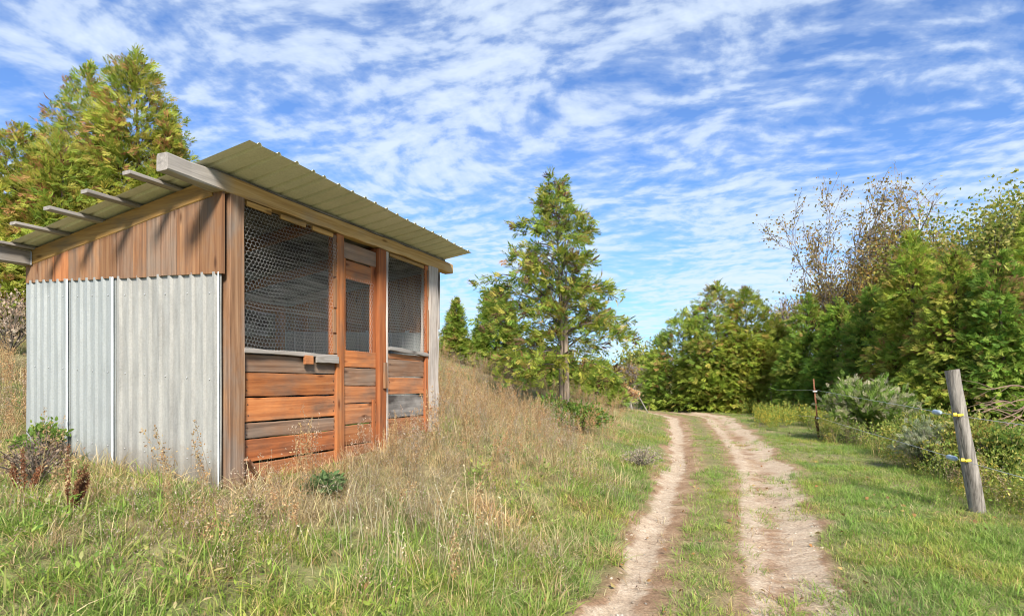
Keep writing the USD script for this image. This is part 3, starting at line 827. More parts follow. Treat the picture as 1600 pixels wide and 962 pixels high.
def row_cedar(label, xp, ytop, depth, halfw, seed, **k):
    x = px(xp, depth)
    hgt = top_at(xp, ytop, depth) - float(np.squeeze(H(x, depth)))
    return cedar(label, x, depth, hgt, halfw * depth / 884, seed, **k)


G1 = 'cedars along the right of the track'
row_cedar('cedar beside the bend of the track, its branches sweeping the ground on the left', 1066, 490, 29, 75, 11, n=4200, size=.36, probs=MIXED, group=G1, power=.5, tint=(1.15,1.08,1.1))
row_cedar('tall twin-topped cedar straight behind the bend of the track', 1120, 444, 27.5, 78, 12, n=5200, size=.36, probs=MIXED, group=G1, tops=2, power=.58, tint=(1.2,1.08,1.1))
row_cedar('rust-flecked cedar right of the tall one at the bend', 1165, 452, 26.5, 64, 13, n=4600, size=.34, probs=MIXED, rust=.25, group=G1, power=.5, tint=(1.3,1.1,1.1))
row_cedar('lower bushy cedar behind the far metal stake of the fence', 1212, 496, 27.5, 52, 14, n=3400, size=.34, probs=YELLOWISH, group=G1, power=.55, tint=(1.25,1.12,1.15))
row_cedar('narrow dark cedar right of the gap in the row', 1262, 466, 23, 55, 15, n=3600, size=.32, probs=DEEP, group=G1, power=.55, tint=(1.1,1.06,1.1))
row_cedar('dense green cedar standing behind the rusty metal stake', 1312, 474, 21, 59, 16, n=4200, size=.30, probs=DEEP, group=G1, power=.5, tint=(1.05,1.08,1.1))
row_cedar('dense green cedar behind the round bush at the fence', 1362, 452, 19, 64, 17, n=4600, size=.28, probs=DEEP, group=G1, power=.5, tint=(1.05,1.06,1.1))
row_cedar('tall pointed cedar below the bare birch', 1424, 368, 17, 75, 18, n=6200, size=.26, probs=MIXED, group=G1, power=.5, tint=(1.25,1.15,1.1))
row_cedar('cedar with rusty brown patches behind the leaning wooden post', 1492, 400, 15, 82, 19, n=6000, size=.25, probs=MIXED, rust=.4, group=G1, power=.5, tint=(1.2,1.1,1.1))
row_cedar('cedar at the frame edge behind the bare tangled twigs', 1562, 398, 14, 82, 20, n=5600, size=.24, probs=DEEP, rust=.2, group=G1, power=.5, tint=(1.05,1.08,1.15))
row_cedar('tallest cedar at the far right, cut by the picture edge', 1618, 330, 14.5, 84, 21, n=5600, size=.25, probs=MIXED, group=G1, power=.6, tint=(1.35,1.2,1.1))
G2 = 'tall cedars behind the shed'
row_cedar('tallest yellow-green cedar behind the shed roof', 212, 84, 14.5, 130, 31, n=10500, size=.27, probs=YELLOWISH, group=G2, power=.55, rust=.12, tint=(1.32,1.10,1.2))
row_cedar('second cedar peak left of the tallest one behind the shed', 138, 108, 15.5, 135, 32, n=8000, size=.27, probs=YELLOWISH, group=G2, power=.6, tint=(1.32,1.10,1.2))
row_cedar('shorter cedar at the left picture edge', 30, 200, 13.0, 140, 33, n=8000, size=.24, probs=YELLOWISH, group=G2, power=.55, tint=(1.32,1.10,1.2))
row_cedar('rounded cedar just right of the tallest, ending at the projecting beam', 262, 186, 14.2, 66, 34, n=4600, size=.24, probs=YELLOWISH, group=G2, power=.5, rust=.15, tint=(1.32,1.10,1.2))
row_cedar('cedar filling the gap low behind the purlin ends', 95, 215, 12.8, 100, 35, n=5600, size=.24, probs=YELLOWISH, group=G2, power=.45, tint=(1.32,1.10,1.2))
G3 = 'small cedars on the hill'
row_cedar('small pointed cedar on the hill right behind the shed post', 712, 470, 19.5, 30, 41, n=2600, size=.22, probs=YELLOWISH, group=G3, power=.7)
row_cedar('rounded cedar on the hill between the shed and the slender tree', 776, 452, 20, 52, 42, n=5200, size=.25, probs=MIXED, group=G3, power=.5)
row_cedar('low spreading cedar behind the trunk of the slender tree', 862, 548, 20.5, 56, 43, n=3800, size=.26, probs=MIXED, group=G3, power=.35)
row_cedar('low yellowish cedar right of the slender tree trunk', 938, 566, 21.5, 42, 44, n=2800, size=.25, probs=YELLOWISH, group=G3, power=.4)


def slender_tree():
    rng = np.random.default_rng(77)
    x, y = px(880, 13.6), 13.6
    z0 = float(np.squeeze(H(x, y)))
    t = thing('slender_cedar', 'slender open-crowned cedar with a double trunk standing alone beside the track', 'cedar', (x, y, z0))
    hgt = top_at(880, 272, 13.6) - z0
    k = np.linspace(0, 1, 16)
    tr = np.stack([-0.06 + 0.05 * np.sin(k * 5) - 0.06 * k, 0.03 * np.cos(k * 6), k * hgt * 0.985], 1)
    mb = MB()
    tube(mb, tr - [0, 0, .1], np.interp(k, [0, .3, 1], [0.085, 0.055, 0.008]), 9)
    put('trunk', mb, 'cedar_bark', t, smooth=True)
    mb = MB()
    k2 = np.linspace(0, 1, 10)
    tr2 = np.stack([0.10 - 0.02 * np.sin(k2 * 4) - 0.05 * k2, -0.06 + 0.03 * np.cos(k2 * 5), k2 * hgt * 0.62 - .1], 1)
    tube(mb, tr2, np.interp(k2, [0, 1], [0.10, 0.02]), 9)
    put('trunk', mb, 'cedar_bark', t, smooth=True)
    limbs, P, D, S, C = MB(), [], [], [], []
    nb = 125
    for i in range(nb):
        q = 0.20 + 0.775 * ((i + rng.random()) / nb) ** 1.05
        L_ = (1.72 * np.interp(q, [0.15, 0.25, 0.4, 0.6, 0.8, 1], [0.70, 1.0, 0.97, 0.72, 0.40, 0.10])) * rng.uniform(0.50, 1.18)
        a = i * 2.39996 + rng.normal(0, .3)
        b0 = np.array([np.interp(q, k, tr[:, 0]), np.interp(q, k, tr[:, 1]), q * hgt])
        rise = rng.uniform(0.45, 1.0) + 0.5 * q
        u = np.linspace(0, 1, 8)
        L_ *= 1.0 - 0.14 * math.cos(a)
        rise *= rng.uniform(0.3, 1.5)
        dirv = np.array([math.cos(a), math.sin(a)])
        bend = rng.normal(0, .15)
        pts = b0 + np.stack([L_ * u * (dirv[0] - bend * u * dirv[1]), L_ * u * (dirv[1] + bend * u * dirv[0]), L_ * (rise * u - (0.40 + rise * 0.40) * u ** 2)], 1)
        tube(limbs, pts, np.interp(u, [0, 1], [0.006 + 0.010 * L_, 0.003]), 4)
        ns = int(6 + 36 * L_ * (1.25 - 0.55 * q))
        for j in range(ns):
            f = rng.uniform(0.22, 1.0) ** 0.75
            p = np.array([np.interp(f, u, pts[:, c]) for c in range(3)])
            sid = rng.normal(0, 0.19 * L_ * (1.25 - f), 3)
            sid[2] = -abs(sid[2]) * 1.3
            P.append(p + sid)
            D.append([dirv[0] * .9 + rng.normal(0, .55), dirv[1] * .9 + rng.normal(0, .55), rng.uniform(-0.75, 0.55)])
            S.append(rng.uniform(0.12, 0.27))
    P, D, S = np.array(P), np.array(D), np.array(S)
    put('limbs', limbs, 'dark_bark', t)
    C = pick(rng, len(P), (1.2, 3, 4, 3, 1.6, 0.35)) * [1.3, 1.12, 1.3]
    C[rng.random(len(P)) < 0.09] = (0.17, 0.10, 0.055)
    fr = frames_from(D, rng, rng.normal(size=D.shape) + np.array([0, 0, .8]))
    out = MB()
    w = rng.integers(0, 3, len(P))
    for q in range(3):
        s = w == q
        out.add(*grid_at(P[s], fr[s], S[s], SPRAYS[q][0], SPRAYS[q][1], C[s]))
    put('crown', out, 'foliage', t)


slender_tree()


def leaf_proto(w=0.55):
    V = np.array([(0, 0, 0), (0.35, w * .5, 0.06), (1, 0, -0.08), (0.35, -w * .5, 0.06), (0.75, w * .32, 0.0), (0.75, -w * .32, 0.0)])
    return V, np.array([(0, 1, 3), (1, 4, 3), (4, 5, 3), (4, 2, 5)])


def branching(rng, base, height, spread, stems=3, levels=3, kids=6, droop=0.0, up=0.9, r0=0.07):
    """Limbs as polylines (points, radius from, radius to) and their tips (points, directions)."""
    limbs, tips = [], []

    one = stems == 1

    def grow(p, d, ln, r, lev):
        m = 7
        pts = [p]
        dd = unit(d)
        for i in range(m - 1):
            dd = unit(dd + rng.normal(0, 0.025 if one and lev == 0 else 0.10, 3) + np.array([0, 0, 0.05 * up if lev < 2 else -droop]))
            pts.append(pts[-1] + dd * ln / (m - 1))
        pts = np.array(pts)
        limbs.append((pts, r, r * 0.42))
        if lev >= levels:
            for f in (2, 3, 4, 5, 6):
                tips.append((pts[f], dd))
            return
        for i in range(kids):
            f = rng.uniform(0.30, 1.0)
            q = np.array([np.interp(f * (m - 1), np.arange(m), pts[:, c]) for c in range(3)])
            dv = unit(pts[min(m - 1, int(f * (m - 1)) + 1)] - pts[max(0, int(f * (m - 1)) - 1)])
            side = unit(np.cross(dv, rng.normal(size=3)))
            grow(q, dv * 0.75 + side * rng.uniform(0.45, 0.9) * spread, ln * (rng.uniform(.16, .30) if one and lev == 0 else rng.uniform(0.38, 0.58)), r * 0.42 * (1.2 - .5 * f), lev + 1)
    for s in range(stems):
        a = s * 2 * math.pi / stems + rng.normal(0, .4)
        grow(np.array(base) + [0.1 * math.cos(a), 0.1 * math.sin(a), 0], np.array([math.cos(a) * spread * .42 * (stems > 1), math.sin(a) * spread * .42 * (stems > 1), 1.0]), height * (.97 if one else rng.uniform(.62, .78)), r0, 0)
    return limbs, tips


def broadleaf(label, x, y, height, seed, name, cat, leafcol, nleaf, leafsize, barkmat, stems=3, spread=0.9, kids=6, levels=3, droop=0.0, scat=0.22, r0=0.07, group=None, thin=0.008, full=0.0, halfw=2.0):
    rng = np.random.default_rng(seed)
    z0 = float(np.squeeze(H(x, y)))
    t = thing(name, label, cat, (x, y, z0), group=group)
    limbs, tips = branching(rng, (0, 0, -0.1), height, spread, stems, levels, kids, droop, r0=r0)
    mz = max(l[0][:, 2].max() for l in limbs)
    al = np.vstack([l[0] for l in limbs])
    up_ = al[al[:, 2] > .35 * mz]
    kx = min(1.0, halfw / np.percentile(np.abs(up_[:, 0]), 96))
    ky = min(1.0, halfw / np.percentile(np.abs(up_[:, 1]), 96))
    limbs = [(l[0] * [kx, ky, 1], l[1], l[2]) for l in limbs]
    tips = [(q[0] * [kx, ky, 1], q[1]) for q in tips]
    f = height / mz
    tr, br = MB(), MB()
    for i, (pts, ra, rb) in enumerate(limbs):
        tube(tr if ra >= r0 * 0.99 else br, pts * [1, 1, f], np.linspace(max(ra, thin * 1.3), max(rb, thin), len(pts)), 7 if ra > 0.03 else 3, cap=False)
    put('trunk', tr, barkmat, t, smooth=True)
    put('limbs', br, 'twig_bark' if barkmat == 'birch_bark' else barkmat, t)
    if nleaf:
        tp = np.array([q[0] for q in tips]) * [1, 1, f]
        wt = np.clip(tp[:, 2] / height, .02, 1) ** full
        i = rng.choice(len(tp), nleaf, p=wt / wt.sum())
        P = tp[i] + rng.normal(0, scat, (nleaf, 3))
        D = rng.normal(size=(nleaf, 3)) + np.array([0, 0, -.5])
        fr = frames_from(D, rng)
        C = leafcol[rng.integers(0, len(leafcol), nleaf)] * rng.uniform(.75, 1.25, (nleaf, 1))
        pv, pf = leaf_proto(0.6)
        pv, pf = pv[:4] * [1, 1.15, 1], np.array([(0, 1, 3), (1, 2, 3)])
        put('crown', MB().add(*grid_at(P, fr, leafsize * rng.uniform(.7, 1.3, nleaf), pv, pf, C)), 'foliage', t)
    return t


BROWNS = np.array([(0.30, 0.20, 0.07), (0.36, 0.23, 0.07), (0.27, 0.23, 0.07), (0.40, 0.25, 0.08), (0.23, 0.19, 0.07)])
ORANGES = np.array([(0.42, 0.28, 0.07), (0.36, 0.30, 0.07), (0.44, 0.27, 0.07), (0.31, 0.31, 0.07), (0.40, 0.36, 0.10)])
YELLOWS = np.array([(0.27, 0.29, 0.055), (0.36, 0.33, 0.075), (0.20, 0.25, 0.045), (0.40, 0.36, 0.11), (0.15, 0.20, 0.04)])


def bl(label, xp, ytop, depth, seed, name, cat, cols, nleaf, size, barkmat, **k):
    x = px(xp, depth)
    broadleaf(label, x, depth, top_at(xp, ytop, depth) - float(np.squeeze(H(x, depth))), seed, name, cat, cols, nleaf, size, barkmat, **k)


bl('airy tree with sparse brown leaves leaning out left above the cedars', 1322, 275, 24, 51, 'maple_tree', 'tree', BROWNS, 6500, .115, 'dark_bark', stems=6, spread=.75, kids=6, scat=.15, full=.5, halfw=2.15, thin=.009)
bl('orange-brown leafy tree between the airy brown tree and the birch', 1415, 312, 23.5, 52, 'maple_tree', 'tree', ORANGES, 27000, .135, 'dark_bark', stems=5, spread=.75, kids=6, scat=.46, full=1.3, halfw=2.5, thin=.003)
bl('nearly bare birch with white trunk rising above the cedars', 1446, 238, 22, 53, 'birch_tree', 'birch', BROWNS, 420, .09, 'birch_bark', stems=1, spread=0.85, kids=15, levels=2, droop=.17, r0=.10, scat=.08, thin=.006, halfw=1.3)
bl('yellow-green leafy tree at the right above the cedar tops', 1560, 318, 20, 54, 'aspen_tree', 'tree', YELLOWS, 24000, .13, 'dark_bark', stems=4, spread=.62, kids=6, scat=.42, full=1.5)
bl('paler yellow tree low between the airy tree and the right edge', 1490, 372, 21, 55, 'aspen_tree', 'tree', YELLOWS, 16000, .13, 'dark_bark', stems=4, spread=.62, kids=6, scat=.42, full=1.5)
bl('pale half-bare tree seen in the gap of the cedar row', 1212, 462, 38, 56, 'aspen_tree', 'tree', YELLOWS, 3600, .22, 'dark_bark', stems=4, spread=.9, kids=6, scat=.4)
bl('leafless grey tree behind the gap of the cedar row', 1262, 442, 40, 57, 'bare_tree', 'tree', BROWNS, 250, .12, 'birch_bark', stems=4, spread=.6, kids=8, scat=.2, thin=.014)
bl('grey leafless bush far off past the slender tree', 985, 566, 44, 58, 'bare_tree', 'tree', BROWNS, 900, .2, 'birch_bark', stems=6, spread=1.1, kids=7, scat=.3)
bl('pale olive tree far off past the bend of the track', 1003, 545, 60, 59, 'far_tree', 'tree', YELLOWS, 5200, .3, 'dark_bark', stems=4, spread=1.0, kids=6, scat=.7)

# ------------------------------------------------------------------ fence
FA, FB = np.array([2.95, -1.6]), np.array([5.6, 6.8])
FD = unit(np.append(FB - FA, 0))[:2]


def fence_x(y):
    return FA[0] + (np.asarray(y) - FA[1]) * FD[0] / FD[1]


bark('post_wood', (0.08, 0.07, 0.06), (0.33, 0.30, 0.265), (30, 30, 2.6))
bark('twig_wood', (0.12, 0.08, 0.06), (0.30, 0.20, 0.15))
plain('rusty_steel', (0.20, 0.085, 0.045), 0.75, 0.1, 0.45, 30)
plain('dull_steel', (0.34, 0.26, 0.20), 0.7, 0.1, 0.3, 30)
plain('white_plastic', (0.72, 0.72, 0.68), 0.5)
plain('yellow_plastic', (0.58, 0.46, 0.05), 0.45, 0, 0.1)
plain('blue_plastic', (0.32, 0.40, 0.46), 0.4, 0.1, 0.25)
plain('fence_wire_metal', (0.50, 0.51, 0.50), 0.4, 0.4)


def wood_post(label, x, y, hgt, rad, lean, seed, name='fence_post', mat='post_wood', group=None):
    r = np.random.default_rng(seed)
    z0 = float(np.squeeze(H(x, y)))
    t = thing(name, label, 'post', (x, y, z0), group=group)
    m, k = 44, 26
    V = []
    an = np.arange(k) * 2 * np.pi / k
    crack = r.uniform(0, 2 * np.pi, 5)
    for i in range(m + 1):
        f = i / m
        q = np.stack([np.cos(an) * 2, np.sin(an) * 2, np.full(k, f * 4.0)], 1)
        rr = rad * (1.08 - 0.16 * f) * (1 + 0.24 * (fbm(q * .7 + seed, 3, seed) - .5) + 0.08 * (vnoise(q * [3, 3, .7] + seed, seed + 2) - .5))
        for c in crack:
            w = np.abs((an - c - 0.12 * math.sin(f * 5 + c) + np.pi) % (2 * np.pi) - np.pi)
            rr = rr * (1 - 0.16 * np.exp(-(w / 0.10) ** 2) * (0.5 + 0.5 * math.sin(f * 6 + c * 3) ** 2))
        z = -0.25 + f * (hgt + 0.25)
        zt = z + (0.012 * np.cos(an + 1) if i == m else 0)
        cx, cy = lean[0] * (z / hgt), lean[1] * (z / hgt)
        V.append(np.stack([cx + rr * np.cos(an), cy + rr * np.sin(an), np.full(k, z) + (0.012 * np.cos(an + 1) if i == m else 0)], 1))
    V = np.vstack(V + [np.array([[lean[0], lean[1], hgt]])])
    F = [(i * k + j, i * k + (j + 1) % k, (i + 1) * k + (j + 1) % k, (i + 1) * k + j) for i in range(m) for j in range(k)]
    mb = MB().add(V, np.array(F))
    mb.f.append(np.array([(m * k + j, m * k + (j + 1) % k, len(V) - 1) for j in range(k)]))
    put('shaft', mb, mat, t, smooth=50)
    return t, z0


wp, wz = wood_post('thick leaning grey wooden post with yellow insulators beside the grassy verge', 5.60, 6.80, 1.70, 0.078, (-0.29, 0.03), 3)
for zz_ in (1.14, 0.60):
    mb = MB()
    c = np.array([-0.29 * zz_ / 1.7, 0, zz_ + 0.03])
    bar(mb, c + [-0.11, -0.07, -0.01], c + [-0.05, -0.078, 0.0], 0.035, 0.030, (0, 0, 1), 0.008)
    tube(mb, [c + [-0.12, -0.075, 0.0], c + [-0.15, -0.06, 0.0]], 0.022, 8)
    put('insulator', mb, 'yellow_plastic', wp)


def t_post(label, x, y, hgt, lean, clips):
    z0 = float(np.squeeze(H(x, y)))
    t = thing('steel_stake', label, 'fence stake', (x, y, z0), group='steel fence stakes')
    mb = MB()
    top, bot = np.array([lean, 0, hgt]), np.array([-lean * .15, 0, -0.2])
    bar(mb, bot, top, 0.038 if hgt > 1.5 else 0.05, 0.006, (0, 1, 0), 0.001)
    bar(mb, bot + [0, 0.021, 0], top + [0, 0.021, 0], 0.006, 0.036, (0, 1, 0), 0.001)
    for i in range(int(hgt / 0.055)):
        f = i * 0.055 / hgt
        p = bot * (1 - f) + top * f + [0, -0.006, 0]
        bar(mb, p - [0, 0, .008], p + [0, 0, .008], 0.016, 0.010, (0, 1, 0), 0.002)
    put('shaft', mb, 'rusty_steel' if hgt > 1.5 else 'dull_steel', t)
    for z in clips:
        c = np.array([lean * z / hgt, -0.03, z])
        m2 = MB()
        bar(m2, c - [0.042, 0, 0], c + [0.042, 0, 0], 0.035, 0.035, (0, 0, 1), 0.008)
        tube(m2, [c + [-0.05, -0.02, 0], c + [-0.08, -0.05, 0.0]], 0.014, 6)
        put('insulator', m2, 'white_plastic', t)
    return z0


t_post('rusty brown steel stake with white insulators left of the round bush', float(fence_x(15.2)), 15.2, 1.60, -0.15, (1.27, 0.55))
t_post('farther thin grey-brown steel stake with white insulators before the cedars', float(fence_x(24.0)), 24.0, 1.32, -0.05, (1.12, 0.12))
mb = MB()
tube(mb, [(0.02, 0, -.1), (-0.05, 0, 0.30), (-0.09, 0.0, 0.62)], [0.02, 0.017, 0.014], 7)
st = put('broken_stake', mb, 'rusty_steel')
UsdGeom.Xformable(st).AddTranslateOp().Set(Gf.Vec3d(float(fence_x(15.2)) - 0.12, 15.0, float(np.squeeze(H(fence_x(15.2) - .12, 15.0)))))
tag(st, 'short leaning stub of a stake at the foot of the rusty steel stake', 'fence stake')

for lab, zs, frac in (('upper fence wire with a blue-grey tension insulator left of the wooden post', (1.10, 1.14, 1.27, 1.12, 1.1), 0.93), ('lower fence wire with a blue-grey tension insulator left of the wooden post', (0.62, 0.60, 0.55, 0.12, 0.3), 0.97)):
    t = thing('fence_wire', lab, 'wire', (0, 0, 0), group=None)
    ysn = [-1.6, 6.8, 15.2, 24.0, 31.0]
    yy = np.concatenate([np.linspace(ysn[i], ysn[i + 1], 14)[: 14 if i == 3 else 13] for i in range(4)])
    zz = np.interp(yy, ysn, zs) + H0(fence_x(yy), yy) * (yy < 30)
    seg = np.interp(yy, ysn, np.arange(5)) % 1.0
    zz = zz - 0.05 * np.sin(np.pi * seg)
    off = np.interp(yy, [-1.6, 6.8, 15.2, 31], [0, -0.12, -0.08, 0]) - np.interp(yy, [5, 6.8, 9], [0, 0.10 * zs[1], 0])
    P = np.stack([fence_x(yy) + off, yy - 0.06, zz], 1)
    mb = MB()
    tube(mb, P, 0.0032, 4)
    put('wire', mb, 'fence_wire_metal', t)
    # tension insulator in the wire just beyond the wooden post
    y0, y1 = (7.35, 7.62) if zs[0] > 1 else (6.98, 7.25)
    q = lambda y: np.array([np.interp(y, yy, P[:, 0]), y, np.interp(y, yy, P[:, 2])])
    mb = MB()
    u = np.linspace(0, 1, 9)
    pts = np.array([q(y0 + (y1 - y0) * f) for f in u]) + np.array([-0.10, 0, 0]) * 0
    tube(mb, pts, np.array([.012, .030, .036, .030, .034, .030, .036, .028, .012]), 10)
    put('insulator', mb, 'blue_plastic', t, smooth=40)

wood_post('grey old post leaning left at the edge of the far bushes past the slender tree', px(988, 27), 27.0, 0.95, 0.06, (-0.28, 0), 8, group='old leaning posts at the bend')
wood_post('thin bleached stick leaning at the left edge of the bend', px(1013, 26), 26.0, 0.75, 0.035, (-0.42, 0), 9, group='old leaning posts at the bend')

# ------------------------------------------------------------------ grass and weeds
GG = np.array([(0.11, 0.19, 0.035), (0.165, 0.26, 0.045), (0.22, 0.31, 0.06), (0.28, 0.345, 0.09), (0.36, 0.35, 0.14)])
STRAW = np.array([(0.44, 0.36, 0.19), (0.37, 0.29, 0.15), (0.50, 0.42, 0.24), (0.30, 0.21, 0.115), (0.40, 0.28, 0.155)])
MUD = np.array([(0.22, 0.14, 0.085), (0.28, 0.19, 0.115), (0.18, 0.115, 0.075), (0.34, 0.24, 0.15)])


def blades(rng, n, rad, hmin, hmax, w, lean, pal, probs, fall=1.0):
    t = np.array([0, 0.35, 0.7, 1.0])
    a = rng.uniform(0, 2 * np.pi, n)
    r = rad * np.sqrt(rng.random(n))
    base = np.stack([r * np.cos(a), r * np.sin(a)], 1)
    ld = a + rng.normal(0, 1.0, n)
    h = rng.uniform(hmin, hmax, n)
    le = rng.uniform(0.1, 1.0, n) * lean
    V, F = [], []
    ww = w * rng.uniform(0.6, 1.3, n)
    fa = rng.uniform(0, np.pi, n)
    mb = MB()
    cols = pick(rng, n, probs, pal)
    for i in range(n):
        o = le[i] * h[i] * t ** 2
        z = h[i] * (t - 0.42 * le[i] * t ** 2 * fall)
        c = np.stack([base[i, 0] + o * math.cos(ld[i]), base[i, 1] + o * math.sin(ld[i]), z - 0.02], 1)
        s = np.array([-math.sin(ld[i] + .5 * (fa[i] - 1.5)), math.cos(ld[i] + .5 * (fa[i] - 1.5)), 0]) * ww[i] / 2
        k = np.array([0.8, 1.0, 0.7])
        V = np.vstack([c[:3] - s * k[:, None], c[:3] + s * k[:, None], c[3:]])
        F = np.array([(0, 3, 4), (0, 4, 1), (1, 4, 5), (1, 5, 2), (2, 5, 6)])
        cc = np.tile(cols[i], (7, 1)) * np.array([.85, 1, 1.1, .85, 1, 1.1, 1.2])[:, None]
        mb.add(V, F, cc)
    return mb


def forb(rng, n, pal, probs, size=0.09, h=0.16):
    mb = MB()
    pv, pf = leaf_proto(0.5)
    P = np.stack([rng.normal(0, .07, n), rng.normal(0, .07, n), rng.uniform(0.02, h, n)], 1)
    D = np.concatenate([P[:, :2] * 8 + rng.normal(0, .5, (n, 2)), rng.uniform(0, .9, (n, 1))], 1)
    fr = frames_from(D, rng, rng.normal(size=(n, 3)) * .4 + [0, 0, 1.0])
    fr[:, 1:] = np.stack([np.cross([0, 0, 1.0], fr[:, 0]), np.cross(fr[:, 0], np.cross([0, 0, 1.0], fr[:, 0]))], 1)
    mb.add(*grid_at(P, fr, size * rng.uniform(.5, 1.4, n), pv, pf, pick(rng, n, probs, pal)))
    return mb


def stalk(rng, nst, hmin, hmax, fluff, pal, fpal, fs=0.03, spread=0.10, top=0.45, stem=0.0022):
    mb = MB()
    pv, pf = leaf_proto(0.45)
    for s in range(nst):
        h = rng.uniform(hmin, hmax)
        a = rng.uniform(0, 2 * np.pi)
        ln = rng.uniform(0.03, 0.30) * h
        u = np.linspace(0, 1, 5)
        b = rng.normal(0, spread * .5, 2)
        pts = np.stack([b[0] + ln * math.cos(a) * u ** 1.5, b[1] + ln * math.sin(a) * u ** 1.5, h * u - .02], 1)
        tube(mb, pts, np.linspace(stem, stem * .5, 5), 3, pal[rng.integers(len(pal))], cap=False)
        f = 1 - top * rng.random(fluff) ** 1.2
        P = np.stack([np.interp(f, u, pts[:, c]) for c in range(3)], 1)
        D = rng.normal(size=(fluff, 3)) + [0, 0, .7]
        P[:, :2] += rng.normal(0, .035, (fluff, 2)) * (1.15 - f[:, None]) * 3.0 * top
        mb.add(*grid_at(P, frames_from(D, rng), fs * rng.uniform(.5, 1.5, fluff), pv, pf, fpal[rng.integers(0, len(fpal), fluff)] * rng.uniform(.8, 1.2, (fluff, 1))))
    return mb


def scatter(name, label, cat, protos, pos, rng, smin=.7, smax=1.3, tilt=0.12, mat='grass_blade', wts=None):
    p = path_for(name)
    pi = UsdGeom.PointInstancer.Define(stage, p)
    for i, mb in enumerate(protos):
        v, f, c = mb.arrays()
        m = usdkit.mesh(stage, f'{p}/tuft_{i:03d}', (v, f), LK + mat)
        UsdGeom.PrimvarsAPI(m).CreatePrimvar('leaf_color', T.Color3fArray, 'vertex').Set(Vt.Vec3fArray.FromNumpy(c.astype(np.float32)))
    pi.CreatePrototypesRel().SetTargets([f'{p}/tuft_{i:03d}' for i in range(len(protos))])
    n = len(pos)
    pi.CreatePositionsAttr(Vt.Vec3fArray.FromNumpy(pos.astype(np.float32)))
    pi.CreateProtoIndicesAttr(Vt.IntArray.FromNumpy((rng.choice(len(protos), n, p=wts) if wts is not None else rng.integers(0, len(protos), n)).astype(np.int32)))
    s = rng.uniform(smin, smax, n)
    pi.CreateScalesAttr(Vt.Vec3fArray.FromNumpy(np.stack([s, s, s * rng.uniform(.85, 1.2, n)], 1).astype(np.float32)))
    yaw, ta, tb = rng.uniform(0, 2 * np.pi, n), rng.normal(0, tilt, n), rng.normal(0, tilt, n)
    cy, sy = np.cos(yaw / 2), np.sin(yaw / 2)
    q = np.stack([cy, cy * ta / 2 - sy * tb / 2, cy * tb / 2 + sy * ta / 2, sy], 1)
    q /= np.linalg.norm(q, axis=1, keepdims=True)
    pi.CreateOrientationsAttr(Vt.QuathArray([Gf.Quath(float(a), float(b), float(c), float(d)) for a, b, c, d in q]))
    tag(pi.GetPrim(), label, cat, kind='stuff')


rng = np.random.default_rng(2024)


def candidates(dens, ymin, ymax, side, rng, wide=1.02):
    """Random ground points between two depths, dens per square metre, a little wider than the view."""
    y = []
    A = wide * (ymax ** 2 - ymin ** 2)
    n = int(dens * A)
    yy = np.sqrt(rng.uniform(ymin ** 2, ymax ** 2, n))
    xx = rng.uniform(-wide, wide, n) * yy
    return xx, yy


def layers(spec):
    X, Y = [], []
    for d, a, b in spec:
        x, y = candidates(d, a, b, 0, rng)
        X.append(x)
        Y.append(y)
    x, y = np.concatenate(X), np.concatenate(Y)
    k = ~in_shed(x, y)
    return x[k], y[k]


def pn(x, y, s, seed, o=3):
    return fbm(np.stack([x * s, y * s, np.zeros_like(x)], -1), o, seed)


def ground_points(x, y):
    return np.stack([x, y, H(x, y)], 1)


def straw_share(x, y):
    d = xl(y) - x
    a, b = shed_ab(x, y)
    s = 0.04 + 0.50 * np.clip((y - 5.2) / 4, 0, 1) * (d > 0.3)
    s = s + 0.5 * np.exp(-((b + 0.5) / 0.7) ** 2) * (a > 0.0) * (a < 5)
    s = s + 0.25 * (y > 15) * (d > 1.5) + 0.22 * np.clip((d - 1) / 1, 0, 1) * (y > 6.5)
    s = s + 0.6 * np.exp(-((b + 0.7) / 0.45) ** 2) * np.exp(-((a - .4) / 0.9) ** 2)
    s = s - 0.15 * ((d < 0) & (x < fence_x(y)))
    return np.clip(s + 2.0 * (pn(x, y, 1.2, 61) - 0.5) + 1.2 * (pn(x, y, .35, 62) - .5), 0.03, 0.96)


# meadow grass on the bank
x, y = layers([(120, 2.6, 6), (66, 6, 10), (30, 10, 16), (12, 16, 34)])
w = lane(x, y)
d = xl(y) - x
bank = (d > 0.05 + 0.7 * (pn(x, y, 1.8, 3) - .5)) & (d < 26)
ss = straw_share(x, y)
isg = rng.random(len(x)) > ss
greens = [blades(rng, 26, .10, .06, .20, .0065, 1.5, GG, (2, 4, 4, 2, 1)) for _ in range(4)] + [blades(rng, 18, .08, .10, .24, .008, 1.4, GG, (1, 2, 4, 3, 2)) for _ in range(2)]
mixed = [blades(rng, 24, .10, .06, .24, .006, 1.4, np.vstack([GG, STRAW]), (1, 2, 2, 2, 2, 1.5, 1.5, 1, 1, 1)) for _ in range(3)]
straws = [blades(rng, 24, .11, .08, .33, .0048, 1.3, STRAW, (3, 3, 2, 1.5, 2)) for _ in range(4)] + [blades(rng, 16, .13, .08, .26, .005, 1.9, STRAW, (2, 2, 3, 2, 1)) for _ in range(2)]
k = bank & isg
scatter('meadow_grass', 'green tufty grass on the bank around the shed', 'grass', greens + mixed, ground_points(x[k], y[k]), rng, .6, 1.15)
k = bank & ~isg & (rng.random(len(x)) < 0.9)
scatter('dry_grass', 'straw-coloured dry grass on the bank and hillside', 'grass', straws, ground_points(x[k], y[k]), rng, .6, 1.2, .16, 'dry_plant')
